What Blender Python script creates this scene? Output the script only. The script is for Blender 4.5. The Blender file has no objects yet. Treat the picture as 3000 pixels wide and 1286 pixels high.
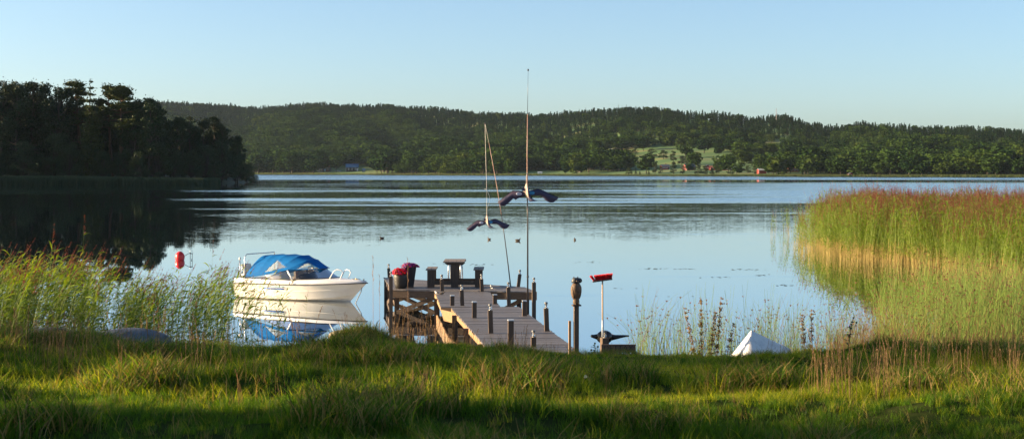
import bpy, bmesh, math, random
import numpy as np
from mathutils import Matrix, Vector

R = math.radians
F = 4167.0            # focal length in photograph pixels
HZ = 503.0            # horizon row of the photograph
CH = 4.0              # camera height above the lake
rng = np.random.default_rng(7)
random.seed(7)
scene = bpy.context.scene
COL = scene.collection

# measured points: a photograph pixel turned into metres, by height or by distance
def at(px, py, z=0.0):
    Y = (CH - z) * F / (py - HZ)
    return ((px - 1500) * Y / F, Y, z)
def atY(px, py, Y):
    return ((px - 1500) * Y / F, Y, CH + (HZ - py) * Y / F)

# ---------------------------------------------------------------- materials
def nt(name):
    m = bpy.data.materials.new(name); m.use_nodes = True
    t = m.node_tree; t.nodes.clear()
    out = t.nodes.new('ShaderNodeOutputMaterial')
    return m, t, out
def N(t, typ, **kw):
    n = t.nodes.new(typ)
    for k, v in kw.items():
        if k in ('operation', 'blend_type', 'data_type', 'noise_dimensions', 'noise_type', 'wave_type', 'bands_direction', 'attribute_name', 'attribute_type', 'feature', 'distance', 'interpolation_type'):
            setattr(n, k, v)
        else:
            n.inputs[k].default_value = v
    return n
def L(t, a, b): t.links.new(a, b)
def c4(c): return (c[0], c[1], c[2], 1.0)

def ramp(t, fac, stops):
    r = t.nodes.new('ShaderNodeValToRGB'); e = r.color_ramp.elements
    while len(e) < len(stops): e.new(0.5)
    for i, (p, c) in enumerate(stops):
        e[i].position = p; e[i].color = c4(c)
    L(t, fac, r.inputs['Fac']); return r.outputs['Color']

def surf(name, ca, cb, rough=0.6, scale=8.0, stretch=(1, 1, 1), bump=0.15, detail=5, metallic=0.0, spec=0.5, coat=0.0, third=None, bdist=0.01, isl=0.0):
    """two- or three-tone procedural surface with noise in colour, roughness and relief"""
    m, t, out = nt(name)
    tc = N(t, 'ShaderNodeTexCoord'); mp = N(t, 'ShaderNodeMapping', Scale=stretch)
    L(t, tc.outputs['Object'], mp.inputs['Vector'])
    no = N(t, 'ShaderNodeTexNoise', Scale=scale, Detail=detail, Roughness=0.6)
    L(t, mp.outputs['Vector'], no.inputs['Vector'])
    stops = [(0.3, ca), (0.7, cb)] if third is None else [(0.28, ca), (0.52, cb), (0.74, third)]
    col = ramp(t, no.outputs['Fac'], stops)
    p = N(t, 'ShaderNodeBsdfPrincipled', Metallic=metallic)
    p.inputs['Specular IOR Level'].default_value = spec
    p.inputs['Coat Weight'].default_value = coat
    if isl:                                            # every board its own tone
        ge = N(t, 'ShaderNodeNewGeometry'); m0 = N(t, 'ShaderNodeMapRange'); m0.inputs['To Min'].default_value = 1 - isl; m0.inputs['To Max'].default_value = 1 + isl; L(t, ge.outputs['Random Per Island'], m0.inputs['Value'])
        vm = N(t, 'ShaderNodeVectorMath', operation='SCALE'); L(t, col, vm.inputs[0]); L(t, m0.outputs[0], vm.inputs['Scale']); col = vm.outputs[0]
    L(t, col, p.inputs['Base Color'])
    mr = N(t, 'ShaderNodeMapRange'); mr.inputs['To Min'].default_value = max(0, rough - .12); mr.inputs['To Max'].default_value = min(1, rough + .12)
    L(t, no.outputs['Fac'], mr.inputs['Value']); L(t, mr.outputs['Result'], p.inputs['Roughness'])
    if bump:
        b = N(t, 'ShaderNodeBump', Strength=bump, Distance=bdist); L(t, no.outputs['Fac'], b.inputs['Height']); L(t, b.outputs['Normal'], p.inputs['Normal'])
    L(t, p.outputs['BSDF'], out.inputs['Surface'])
    return m

def wood(name, ca, cb, axis=2, scale=6.0, rough=0.75, isl=0.0):
    st = [9, 9, 9]; st[axis] = 0.6
    return surf(name, ca, cb, rough=rough, scale=scale, stretch=tuple(st), bump=0.5, bdist=0.004, isl=isl)

def foliage(name, ca, cb, trans=0.4, scale=0.6, rough=0.6, island=True, tcol=1.5, spec=0.25):
    """leaf surface: diffuse + light passing through, colour varied per leaf and per plant"""
    m, t, out = nt(name)
    oi = N(t, 'ShaderNodeObjectInfo'); ge = N(t, 'ShaderNodeNewGeometry')
    tc = N(t, 'ShaderNodeTexCoord')
    no = N(t, 'ShaderNodeTexNoise', Scale=scale, Detail=2.0); L(t, tc.outputs['Object'], no.inputs['Vector'])
    a = N(t, 'ShaderNodeMath', operation='MULTIPLY'); L(t, (ge.outputs['Random Per Island'] if island else no.outputs['Fac']), a.inputs[0]); a.inputs[1].default_value = .45
    b = N(t, 'ShaderNodeMath', operation='MULTIPLY_ADD'); L(t, oi.outputs['Random'], b.inputs[0]); b.inputs[1].default_value = .35; L(t, a.outputs[0], b.inputs[2])
    c = N(t, 'ShaderNodeMath', operation='MULTIPLY_ADD'); L(t, no.outputs['Fac'], c.inputs[0]); c.inputs[1].default_value = .3; L(t, b.outputs[0], c.inputs[2])
    col = ramp(t, c.outputs[0], [(0.15, ca), (0.85, cb)])
    p = N(t, 'ShaderNodeBsdfPrincipled', Roughness=rough); p.inputs['Specular IOR Level'].default_value = spec
    L(t, col, p.inputs['Base Color'])
    if trans > 0:
        tr = N(t, 'ShaderNodeBsdfTranslucent')
        mx = N(t, 'ShaderNodeMix', data_type='RGBA', blend_type='MULTIPLY'); mx.inputs['Factor'].default_value = 1
        L(t, col, mx.inputs[6]); mx.inputs[7].default_value = (tcol * 1.1, tcol, tcol * .45, 1)
        L(t, mx.outputs[2], tr.inputs['Color'])
        ms = N(t, 'ShaderNodeMixShader', Fac=trans); L(t, p.outputs[0], ms.inputs[1]); L(t, tr.outputs[0], ms.inputs[2])
        L(t, ms.outputs[0], out.inputs['Surface'])
    else:
        L(t, p.outputs[0], out.inputs['Surface'])
    return m

# ---------------------------------------------------------------- objects
INV = {}
def tag(o, label=None, cat=None, group=None, kind=None):
    if label: o['label'] = label
    if cat: o['category'] = cat
    if group: o['group'] = group
    if kind: o['kind'] = kind
    return o
def thing(name, loc, rz, label, cat, group=None):
    o = bpy.data.objects.new(name, None); COL.objects.link(o)
    o.location = loc; o.rotation_euler = (0, 0, rz); o.empty_display_size = .1
    INV[o.name] = (Matrix.Translation(loc) @ Matrix.Rotation(rz, 4, 'Z')).inverted()
    return tag(o, label, cat, group)
def children(o): return [c for c in bpy.data.objects if c.parent == o]
def copy_tree(o, parent=None, kids=None):
    c = o.copy(); COL.objects.link(c); c.parent = parent
    for ch in children(o): copy_tree(ch, c)
    return c
def put_copy(proto, loc, rz, scale, label, first):
    c = proto if first else copy_tree(proto)
    c.location = loc; c.rotation_euler = (0, 0, rz)
    c.scale = scale if hasattr(scale, '__len__') else (scale,) * 3
    if label: c['label'] = label
    return c

def npmesh(name, V, Fc, mats, mi=None, smooth=False):
    """mesh from numpy vertices and a quad (n,4) or triangle (n,3) array"""
    me = bpy.data.meshes.new(name); V = np.asarray(V, np.float32).reshape(-1, 3); Fc = np.asarray(Fc, np.int32)
    me.vertices.add(len(V)); me.vertices.foreach_set('co', V.ravel())
    k = Fc.shape[1]; me.loops.add(Fc.size); me.loops.foreach_set('vertex_index', Fc.ravel())
    me.polygons.add(len(Fc)); me.polygons.foreach_set('loop_start', np.arange(0, Fc.size, k, dtype=np.int32))
    for m in (mats if isinstance(mats, (list, tuple)) else [mats]): me.materials.append(m)
    if mi is not None: me.polygons.foreach_set('material_index', np.asarray(mi, np.int32))
    if smooth: me.polygons.foreach_set('use_smooth', np.ones(len(Fc), bool))
    me.update(calc_edges=True); me.validate(); return me
def mobj(name, me, parent=None, link=True):
    o = bpy.data.objects.new(name, me)
    if link: COL.objects.link(o)
    if parent is not None: o.parent = parent
    return o

class MB:
    """collects shapes; build() links them as ONE mesh object"""
    def __init__(s, T=None): s.v = []; s.f = []; s.m = []; s.sm = []; s.T = T or Matrix.Identity(4); s.cur = 0; s.smooth = False
    def add(s, vs, fs, smooth=None):
        o = len(s.v); s.v += [tuple(s.T @ Vector(p)) for p in vs]; s.f += [tuple(i + o for i in f) for f in fs]
        s.m += [s.cur] * len(fs); s.sm += [s.smooth if smooth is None else smooth] * len(fs); return s
    def box(s, c, d, rz=0, rx=0, ry=0, taper=1.0, bev=0.0):
        M = Matrix.Translation(c) @ Matrix.Rotation(rz, 4, 'Z') @ Matrix.Rotation(ry, 4, 'Y') @ Matrix.Rotation(rx, 4, 'X')
        x, y, z = d[0] / 2, d[1] / 2, d[2] / 2
        if bev <= 0:
            vs = [(-x, -y, -z), (x, -y, -z), (x, y, -z), (-x, y, -z), (-x * taper, -y * taper, z), (x * taper, -y * taper, z), (x * taper, y * taper, z), (-x * taper, y * taper, z)]
            fs = [(0, 3, 2, 1), (4, 5, 6, 7), (0, 1, 5, 4), (1, 2, 6, 5), (2, 3, 7, 6), (3, 0, 4, 7)]
            return s.add([M @ Vector(p) for p in vs], fs, False)
        b = min(bev, x * .45, y * .45, z * .45); rings = []
        for zz, ins in ((-z, b), (-z + b, 0), (z - b, 0), (z, b)):
            k = (taper if zz > 0 else 1)
            X, Y = (x - ins) * k, (y - ins) * k; q = b
            rings.append([(-X + q, -Y, zz), (X - q, -Y, zz), (X, -Y + q, zz), (X, Y - q, zz), (X - q, Y, zz), (-X + q, Y, zz), (-X, Y - q, zz), (-X, -Y + q, zz)])
        vs = [M @ Vector(p) for r in rings for p in r]; fs = [tuple(range(7, -1, -1)), tuple(range(24, 32))]
        for k in range(3):
            for i in range(8): fs.append((k * 8 + i, k * 8 + (i + 1) % 8, k * 8 + 8 + (i + 1) % 8, k * 8 + 8 + i))
        return s.add(vs, fs, False)
    def beam(s, a, b, w, h, roll=0.0):
        a, b = Vector(a), Vector(b); d = b - a; q = d.to_track_quat('X', 'Z')
        M = Matrix.Translation((a + b) / 2) @ q.to_matrix().to_4x4() @ Matrix.Rotation(roll, 4, 'X')
        x, y, z = d.length / 2, w / 2, h / 2
        vs = [(-x, -y, -z), (x, -y, -z), (x, y, -z), (-x, y, -z), (-x, -y, z), (x, -y, z), (x, y, z), (-x, y, z)]
        return s.add([M @ Vector(p) for p in vs], [(0, 3, 2, 1), (4, 5, 6, 7), (0, 1, 5, 4), (1, 2, 6, 5), (2, 3, 7, 6), (3, 0, 4, 7)], False)
    def tube(s, pts, rad, n=8, cap=True):
        pts = [Vector(p) for p in pts]; rad = rad if hasattr(rad, '__len__') else [rad] * len(pts)
        vs = []; up = Vector((0.03, 0.05, 1))
        for i, p in enumerate(pts):
            d = (pts[min(i + 1, len(pts) - 1)] - pts[max(i - 1, 0)]).normalized()
            if abs(d.dot(up.normalized())) > .98: up = Vector((1, 0.02, 0.1))
            x = d.cross(up).normalized(); y = x.cross(d).normalized()
            for k in range(n):
                a = 2 * math.pi * k / n; vs.append(p + (x * math.cos(a) + y * math.sin(a)) * rad[i])
        fs = []
        for i in range(len(pts) - 1):
            for k in range(n): fs.append((i * n + k, i * n + (k + 1) % n, (i + 1) * n + (k + 1) % n, (i + 1) * n + k))
        s.add(vs, fs, n > 4)
        if cap:
            o = len(s.v) - len(vs); s.f += [tuple(o + k for k in range(n))[::-1], tuple(o + (len(pts) - 1) * n + k for k in range(n))]; s.m += [s.cur] * 2; s.sm += [False] * 2
        return s
    def lathe(s, prof, c=(0, 0, 0), n=20, M=None, smooth=True, wob=None):
        vs = []; fs = []; B = Matrix.Translation(c) @ (M or Matrix.Identity(4))
        for j, (r, z) in enumerate(prof):
            for k in range(n):
                a = 2 * math.pi * k / n; rr = r * (wob(j, k) if wob else 1)
                vs.append(B @ Vector((rr * math.cos(a), rr * math.sin(a), z)))
        for j in range(len(prof) - 1):
            for k in range(n): fs.append((j * n + k, j * n + (k + 1) % n, (j + 1) * n + (k + 1) % n, (j + 1) * n + k))
        fs.append(tuple(range(n))[::-1]); fs.append(tuple((len(prof) - 1) * n + k for k in range(n)))
        return s.add(vs, fs, smooth)
    def ball(s, c, r, n=12, m=8, M=None):
        r = r if hasattr(r, '__len__') else (r, r, r); prof = []
        B = Matrix.Translation(c) @ (M or Matrix.Identity(4)) @ Matrix.Diagonal((r[0], r[1], r[2], 1))
        for j in range(m + 1):
            a = -math.pi / 2 + math.pi * j / m; prof.append((max(math.cos(a), 1e-3), math.sin(a)))
        return s.lathe(prof, (0, 0, 0), n, B)
    def grid(s, P, closed=False, smooth=True):
        nr, nc = len(P), len(P[0]); fs = []
        for i in range(nr - 1):
            for j in range(nc if closed else nc - 1): fs.append((i * nc + j, i * nc + (j + 1) % nc, (i + 1) * nc + (j + 1) % nc, (i + 1) * nc + j))
        return s.add([p for r in P for p in r], fs, smooth)
    def prism(s, poly, z0, z1):
        n = len(poly); vs = [(x, y, z0) for x, y in poly] + [(x, y, z1) for x, y in poly]
        fs = [tuple(range(n))[::-1], tuple(range(n, 2 * n))] + [(i, (i + 1) % n, n + (i + 1) % n, n + i) for i in range(n)]
        return s.add(vs, fs, False)
    def build(s, name, mats, parent=None, world=False, link=True, fix=True):
        me = bpy.data.meshes.new(name); vs = s.v
        if world and parent is not None:
            p = parent
            while p.parent: p = p.parent
            I = INV[p.name]; vs = [tuple(I @ Vector(v)) for v in vs]
        me.from_pydata(vs, [], s.f)
        for m in (mats if isinstance(mats, (list, tuple)) else [mats]): me.materials.append(m)
        me.polygons.foreach_set('material_index', s.m); me.polygons.foreach_set('use_smooth', s.sm)
        if fix:
            bm = bmesh.new(); bm.from_mesh(me); bmesh.ops.recalc_face_normals(bm, faces=bm.faces); bm.to_mesh(me); bm.free()
        me.update(); return mobj(name, me, parent, link)

def thick(o, t=0.01):
    md = o.modifiers.new('solidify', 'SOLIDIFY'); md.thickness = t; md.offset = 0; return o

# ---------------------------------------------------------------- numpy plant pieces
class NP:
    """collects quads for plants"""
    def __init__(s): s.V = []; s.Q = []; s.M = []; s.n = 0
    def put(s, V, Q, mi):
        s.V.append(V.reshape(-1, 3)); s.Q.append(Q + s.n); s.M.append(np.full(len(Q), mi)); s.n += V.reshape(-1, 3).shape[0]
    def ribbons(s, P, W, side, mi=0):
        """P (n,k,3) spines, W (n,k) widths, side (n,3)"""
        n, k, _ = P.shape; sd = side[:, None, :] * W[:, :, None] / 2
        V = np.stack([P - sd, P + sd], 2)           # n,k,2,3
        b = (np.arange(n) * k * 2)[:, None] + (np.arange(k - 1) * 2)[None]
        Q = np.stack([b, b + 1, b + 3, b + 2], -1).reshape(-1, 4); s.put(V, Q, mi)
    def tubes(s, P, Rd, mi=0, m=3):
        n, k, _ = P.shape; D = np.gradient(P, axis=1); D /= np.linalg.norm(D, axis=2, keepdims=True) + 1e-9
        up = np.zeros_like(D); up[..., 0] = .3; up[..., 1] = 1; up[..., 2] = .1
        X = np.cross(D, up); X /= np.linalg.norm(X, axis=2, keepdims=True) + 1e-9; Y = np.cross(D, X)
        a = np.arange(m) * 2 * np.pi / m
        V = P[:, :, None] + Rd[:, :, None, None] * (X[:, :, None] * np.cos(a)[None, None, :, None] + Y[:, :, None] * np.sin(a)[None, None, :, None])
        b = (np.arange(n) * k * m)[:, None, None] + (np.arange(k - 1) * m)[None, :, None]; j = np.arange(m)[None, None]; j2 = (j + 1) % m
        Q = np.stack([b + j, b + j2, b + m + j2, b + m + j], -1).reshape(-1, 4); s.put(V, Q, mi)
    def leaves(s, C, size, r, mi=0, flat=0.0, asp=0.6):
        """diamond leaf faces at C (n,3), random turn; flat 0..1 pulls them level"""
        n = len(C); nz = r.normal(size=(n, 3)); nz[:, 2] += flat * 3 * np.sign(nz[:, 2] + 1e-6); nz /= np.linalg.norm(nz, axis=1, keepdims=True)
        t = r.normal(size=(n, 3)); u = np.cross(nz, t); u /= np.linalg.norm(u, axis=1, keepdims=True); w = np.cross(nz, u)
        sz = (size if hasattr(size, '__len__') else np.full(n, size))[:, None] * r.uniform(.6, 1.3, (n, 1))
        V = np.stack([C - u * sz * .5, C - w * sz * asp * .5 + u * sz * .08, C + u * sz * .5, C + w * sz * asp * .5 + u * sz * .08], 1)
        s.put(V, np.arange(n * 4).reshape(n, 4), mi)
    def mesh(s, name, mats, smooth=False):
        return npmesh(name, np.concatenate(s.V), np.concatenate(s.Q), mats, np.concatenate(s.M), smooth)

def vnoise(x, y, seed=0):
    x = np.asarray(x, float); y = np.asarray(y, float); xi = np.floor(x).astype(np.int64); yi = np.floor(y).astype(np.int64); fx = x - xi; fy = y - yi
    def h(a, b):
        n = (a * 374761393 + b * 668265263 + seed * 1442695041) & 0x7fffffff
        n = ((n ^ (n >> 13)) * 1274126177) & 0x7fffffff
        return ((n ^ (n >> 16)) & 0xffff) / 65535.0
    u = fx * fx * (3 - 2 * fx); v = fy * fy * (3 - 2 * fy)
    return (h(xi, yi) * (1 - u) + h(xi + 1, yi) * u) * (1 - v) + (h(xi, yi + 1) * (1 - u) + h(xi + 1, yi + 1) * u) * v
def fbm(x, y, o=3, seed=0):
    s = 0; a = 1; t = 0
    for k in range(o): s = s + a * (vnoise(np.asarray(x) * 2 ** k, np.asarray(y) * 2 ** k, seed + k) - .5); t += a; a *= .5
    return s / t * 2
def sstep(a, b, x): t = np.clip((x - a) / (b - a), 0, 1); return t * t * (3 - 2 * t)

# scatter of many uncountable plants: points carrying turn, size and kind, set out by geometry nodes
def scatter(name, P, rot, scl, idx, protos, label, cat):
    P = np.asarray(P, np.float32); n = len(P); me = bpy.data.meshes.new(name); me.vertices.add(n); me.vertices.foreach_set('co', P.ravel())
    a = me.attributes.new('rot', 'FLOAT_VECTOR', 'POINT'); a.data.foreach_set('vector', np.asarray(rot, np.float32).ravel())
    scl = np.asarray(scl, np.float32); scl = np.repeat(scl[:, None], 3, 1) if scl.ndim == 1 else scl
    a = me.attributes.new('scl', 'FLOAT_VECTOR', 'POINT'); a.data.foreach_set('vector', scl.ravel())
    a = me.attributes.new('idx', 'INT', 'POINT'); a.data.foreach_set('value', np.asarray(idx, np.int32))
    c = bpy.data.collections.new(name + '_kinds')
    for p in protos: c.objects.link(p)
    o = mobj(name, me)
    g = bpy.data.node_groups.new(name + '_nodes', 'GeometryNodeTree')
    g.interface.new_socket('Geometry', in_out='INPUT', socket_type='NodeSocketGeometry'); g.interface.new_socket('Geometry', in_out='OUTPUT', socket_type='NodeSocketGeometry')
    gi = g.nodes.new('NodeGroupInput'); go = g.nodes.new('NodeGroupOutput'); ip = g.nodes.new('GeometryNodeInstanceOnPoints'); ci = g.nodes.new('GeometryNodeCollectionInfo')
    ci.inputs['Collection'].default_value = c; ci.inputs['Separate Children'].default_value = True; ci.inputs['Reset Children'].default_value = True
    ip.inputs['Pick Instance'].default_value = True
    def na(nm, ty):
        q = g.nodes.new('GeometryNodeInputNamedAttribute'); q.data_type = ty; q.inputs['Name'].default_value = nm; return [s for s in q.outputs if s.enabled][0]
    g.links.new(gi.outputs[0], ip.inputs['Points']); g.links.new(ci.outputs[0], ip.inputs['Instance'])
    g.links.new(na('idx', 'INT'), ip.inputs['Instance Index']); g.links.new(na('rot', 'FLOAT_VECTOR'), ip.inputs['Rotation']); g.links.new(na('scl', 'FLOAT_VECTOR'), ip.inputs['Scale'])
    g.links.new(ip.outputs[0], go.inputs[0])
    md = o.modifiers.new('plants', 'NODES'); md.node_group = g
    return tag(o, label, cat, kind='stuff')
def proto(name, me): return bpy.data.objects.new(name, me)
# ================================================================ light, sky, camera
SUN_DIR = Vector((-0.98, 0.03, 0)).normalized(); SUN_EL = R(13)
sun_vec = Vector((SUN_DIR.x * math.cos(SUN_EL), SUN_DIR.y * math.cos(SUN_EL), math.sin(SUN_EL)))
w = bpy.data.worlds.new("World"); scene.world = w; w.use_nodes = True
wt = w.node_tree; bg = wt.nodes['Background']; sky = wt.nodes.new('ShaderNodeTexSky')
sky.sky_type = 'NISHITA'; sky.sun_disc = False; sky.sun_elevation = SUN_EL
sky.sun_rotation = math.atan2(SUN_DIR.x, SUN_DIR.y)
sky.air_density = 0.7; sky.dust_density = 1.4; sky.ozone_density = 2.2; sky.altitude = 60
tint = wt.nodes.new('ShaderNodeMix'); tint.data_type = 'RGBA'; tint.blend_type = 'MULTIPLY'; tint.inputs['Factor'].default_value = 1; tint.inputs[7].default_value = (1.38, 1.40, 1.33, 1)
wt.links.new(sky.outputs[0], tint.inputs[6]); wt.links.new(tint.outputs[2], bg.inputs[0]); bg.inputs[1].default_value = 0.06
sl = bpy.data.lights.new('sun', 'SUN'); sl.energy = 5.0; sl.angle = R(0.5); sl.color = (1.0, 0.74, 0.44)
so = bpy.data.objects.new('sun', sl); COL.objects.link(so); so.rotation_euler = (-sun_vec).to_track_quat('-Z', 'Y').to_euler(); so.location = (-60, 20, 40)

cam = bpy.data.cameras.new('camera'); co = bpy.data.objects.new('camera', cam); COL.objects.link(co)
co.location = (0, 0, CH); co.rotation_euler = (R(90), 0, 0)
cam.sensor_width = 36; cam.lens = F / 3000 * 36; cam.shift_y = (HZ - 643) / 3000; cam.clip_start = .3; cam.clip_end = 20000
cam.dof.use_dof = True; cam.dof.focus_distance = 42; cam.dof.aperture_fstop = 5.6
scene.camera = co
vs_ = scene.view_settings; vs_.view_transform = 'Standard'; vs_.look = 'None'; vs_.gamma = 1; vs_.exposure = 1.62
scene.render.engine = 'CYCLES'
cy = scene.cycles; cy.use_denoising = True; cy.max_bounces = 6; cy.diffuse_bounces = 3; cy.glossy_bounces = 3; cy.transmission_bounces = 5; cy.transparent_max_bounces = 8; cy.volume_bounces = 0
try: cy.denoiser = 'OPENIMAGEDENOISE'
except Exception: pass
cy.use_adaptive_sampling = True; cy.adaptive_threshold = 0.01; cy.sample_clamp_indirect = 6

# ================================================================ setting
# ---- lake
def water_mat():
    m, t, out = nt('lake_water')
    g = N(t, 'ShaderNodeNewGeometry'); sp = N(t, 'ShaderNodeSeparateXYZ'); L(t, g.outputs['Position'], sp.inputs[0])
    def streak(sx, sy, seed, lo, hi, detail=2):
        cx = N(t, 'ShaderNodeCombineXYZ'); a = N(t, 'ShaderNodeMath', operation='MULTIPLY'); L(t, sp.outputs[0], a.inputs[0]); a.inputs[1].default_value = sx
        b = N(t, 'ShaderNodeMath', operation='MULTIPLY'); L(t, sp.outputs[1], b.inputs[0]); b.inputs[1].default_value = sy
        L(t, a.outputs[0], cx.inputs[0]); L(t, b.outputs[0], cx.inputs[1]); cx.inputs[2].default_value = seed
        n = N(t, 'ShaderNodeTexNoise', Scale=1.0, Detail=detail); L(t, cx.outputs[0], n.inputs['Vector'])
        r = N(t, 'ShaderNodeMapRange', interpolation_type='SMOOTHSTEP'); r.inputs['From Min'].default_value = lo; r.inputs['From Max'].default_value = hi
        L(t, n.outputs['Fac'], r.inputs['Value']); return r.outputs['Result']
    def rng_(sock, a, b, lo=0, hi=1):
        r = N(t, 'ShaderNodeMapRange', interpolation_type='SMOOTHSTEP'); r.inputs['From Min'].default_value = a; r.inputs['From Max'].default_value = b
        r.inputs['To Min'].default_value = lo; r.inputs['To Max'].default_value = hi; L(t, sock, r.inputs['Value']); return r.outputs['Result']
    def M2(op, a, b):
        n = N(t, 'ShaderNodeMath', operation=op)
        for i, q in enumerate((a, b)):
            if isinstance(q, (int, float)): n.inputs[i].default_value = q
            else: L(t, q, n.inputs[i])
        return n.outputs[0]
    X, Y = sp.outputs[0], sp.outputs[1]
    far = rng_(M2('ADD', Y, M2('MULTIPLY', streak(.006, .006, 3.1, .2, .8), 40)), 700, 735)      # open wind-ruffled water out in the lake
    # breeze lanes: one wide on the right, thin ones across
    xr = M2('DIVIDE', X, Y)
    rightband = M2('MULTIPLY', M2('MULTIPLY', rng_(Y, 176, 192), rng_(Y, 560, 430)), rng_(M2('ADD', xr, M2('MULTIPLY', streak(.01, .05, 9.0, .3, .7), .16)), .13, .30))
    lane1 = M2('MULTIPLY', rng_(Y, 268, 282), rng_(Y, 312, 298))
    lane1 = M2('MULTIPLY', lane1, streak(.010, .03, 1.7, .38, .62))
    lane2 = M2('MULTIPLY', M2('MULTIPLY', rng_(Y, 176, 190), rng_(Y, 222, 200)), streak(.02, .05, 4.7, .3, .6))
    s1 = M2('MULTIPLY', streak(.012, .085, 21.0, .56, .66), M2('MULTIPLY', rng_(Y, 120, 170), .45))
    s2 = M2('MULTIPLY', streak(.05, .40, 33.0, .60, .72, 3), .16)
    mask = M2('MAXIMUM', M2('MAXIMUM', far, rightband), M2('MAXIMUM', M2('MAXIMUM', lane1, lane2), M2('MAXIMUM', s1, s2)))
    lee = rng_(xr, -.27, -.17, .08, 1)
    mask = M2('MAXIMUM', far, M2('MULTIPLY', mask, lee))                        # the wooded point shelters its side
    # light ripple zone in the middle distance, dead calm close in and between 300 and 650 m
    mid = M2('MULTIPLY', rng_(Y, 66, 100), rng_(Y, 300, 130, .12, 1))
    mid = M2('MULTIPLY', mid, M2('ADD', M2('MULTIPLY', streak(.03, .11, 41.0, .25, .75, 4), .6), .4))
    mid = M2('MULTIPLY', mid, rng_(xr, -.26, -.18, .15, 1))
    calm = M2('ADD', M2('MULTIPLY', mid, .017), .0008)
    amp = M2('ADD', calm, M2('MULTIPLY', mask, .16))
    # wave slopes straight from noise, so they hold at any distance
    def slope(scale, st, seed):
        mp = N(t, 'ShaderNodeMapping', Scale=st, Location=(seed, seed * 2, 0)); L(t, g.outputs['Position'], mp.inputs['Vector'])
        n = N(t, 'ShaderNodeTexNoise', Scale=scale, Detail=2.5, Roughness=.6); L(t, mp.outputs[0], n.inputs['Vector'])
        v = N(t, 'ShaderNodeVectorMath', operation='SUBTRACT'); L(t, n.outputs['Color'], v.inputs[0]); v.inputs[1].default_value = (.5, .5, .5); return v.outputs[0]
    w1 = slope(5.0, (.45, 1.6, 1), 0); w2 = slope(.9, (.5, 1.5, 1), 7.3)
    va = N(t, 'ShaderNodeVectorMath', operation='ADD'); L(t, w1, va.inputs[0]); L(t, w2, va.inputs[1])
    sc = N(t, 'ShaderNodeVectorMath', operation='SCALE'); L(t, va.outputs[0], sc.inputs[0]); L(t, M2('MULTIPLY', amp, 4.0), sc.inputs['Scale'])
    fl = N(t, 'ShaderNodeVectorMath', operation='MULTIPLY'); L(t, sc.outputs[0], fl.inputs[0]); fl.inputs[1].default_value = (.55, 1, 0)
    # of a ruffled surface one sees the wave faces turned to the shore: fold the slope that way
    sx = N(t, 'ShaderNodeSeparateXYZ'); L(t, fl.outputs[0], sx.inputs[0]); yy = M2('MULTIPLY', M2('ABSOLUTE', sx.outputs[1], 0.0), -1.0)
    cxx = N(t, 'ShaderNodeCombineXYZ'); L(t, sx.outputs[0], cxx.inputs[0]); L(t, yy, cxx.inputs[1])
    ad = N(t, 'ShaderNodeVectorMath', operation='ADD'); L(t, cxx.outputs[0], ad.inputs[0]); ad.inputs[1].default_value = (0, 0, 1)
    nz = N(t, 'ShaderNodeVectorMath', operation='NORMALIZE'); L(t, ad.outputs[0], nz.inputs[0])
    p = N(t, 'ShaderNodeBsdfPrincipled', Roughness=0.0, IOR=1.6); p.inputs['Base Color'].default_value = (.004, .016, .022, 1)
    L(t, M2('MULTIPLY', mask, .04), p.inputs['Roughness'])
    L(t, nz.outputs[0], p.inputs['Normal'])
    gs = N(t, 'ShaderNodeBsdfGlossy', Roughness=0.0); gs.inputs['Color'].default_value = (.93, .97, 1, 1); L(t, M2('MULTIPLY', mask, .04), gs.inputs['Roughness']); L(t, nz.outputs[0], gs.inputs['Normal'])
    mx = N(t, 'ShaderNodeMixShader', Fac=.62); L(t, p.outputs[0], mx.inputs[1]); L(t, gs.outputs[0], mx.inputs[2]); L(t, mx.outputs[0], out.inputs['Surface']); return m
mb = MB(); mb.add([(-6000, -60, 0), (6000, -60, 0), (6000, 9000, 0), (-6000, 9000, 0)], [(0, 1, 2, 3)])
tag(mb.build('lake', water_mat()), kind='structure')

# ---- near bank
CR = np.array([(-3000, 1000), (0, 1003), (300, 1003), (500, 1015), (750, 1022), (900, 1016), (1300, 1018), (1500, 1032), (1700, 1043), (1900, 1045), (2150, 1045), (2300, 1036), (2440, 1030), (2800, 1036), (3000, 1030), (6000, 1020)], float)
def bank(x, y):
    x = np.asarray(x, float); y = np.asarray(y, float)
    px = 1500 + x / 23.0 * F
    hc = CH - (np.interp(px, CR[:, 0], CR[:, 1]) - HZ) / F * 23
    up = 1.30 * (1 - np.exp(-np.clip(23 - y, 0, 60) / 11.5))
    dn = np.where(y > 23, (y - 23) * .30 + np.clip(y - 23, 0, 2) * .05, 0)
    z = hc + up - dn
    lump = fbm(x * .55 + 3, y * .75, 3, 11) * .13 + fbm(x * 1.7, y * 2.0, 2, 5) * .05
    z = z + lump * sstep(27, 23, y) * (.55 + .45 * sstep(23, 18, y))
    z = z + .11 * np.exp(-((x + 2.35) / .55) ** 2 - ((y - 23.0) / .7) ** 2)            # tussock left of the jetty
    z = z + .13 * np.exp(-((x - 5.9) / .5) ** 2 - ((y - 22.6) / .6) ** 2)
    z = z + .10 * np.exp(-((x + 5.8) / 1.0) ** 2 - ((y - 15.2) / .8) ** 2) + .14 * np.exp(-((x - 4.2) / 1.3) ** 2 - ((y - 12.6) / .9) ** 2)
    return np.maximum(z, -2.5)
earth = surf('bank_earth', (.018, .034, .008), (.035, .045, .014), rough=1.0, spec=0.0, scale=3, bump=.6, bdist=.05, third=(.012, .026, .006))
xs = np.concatenate([np.linspace(-3000, -40, 14), np.linspace(-34, -13, 22), np.linspace(-12.6, 12.6, 140), np.linspace(13, 34, 22), np.linspace(40, 3000, 14)])
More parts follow.
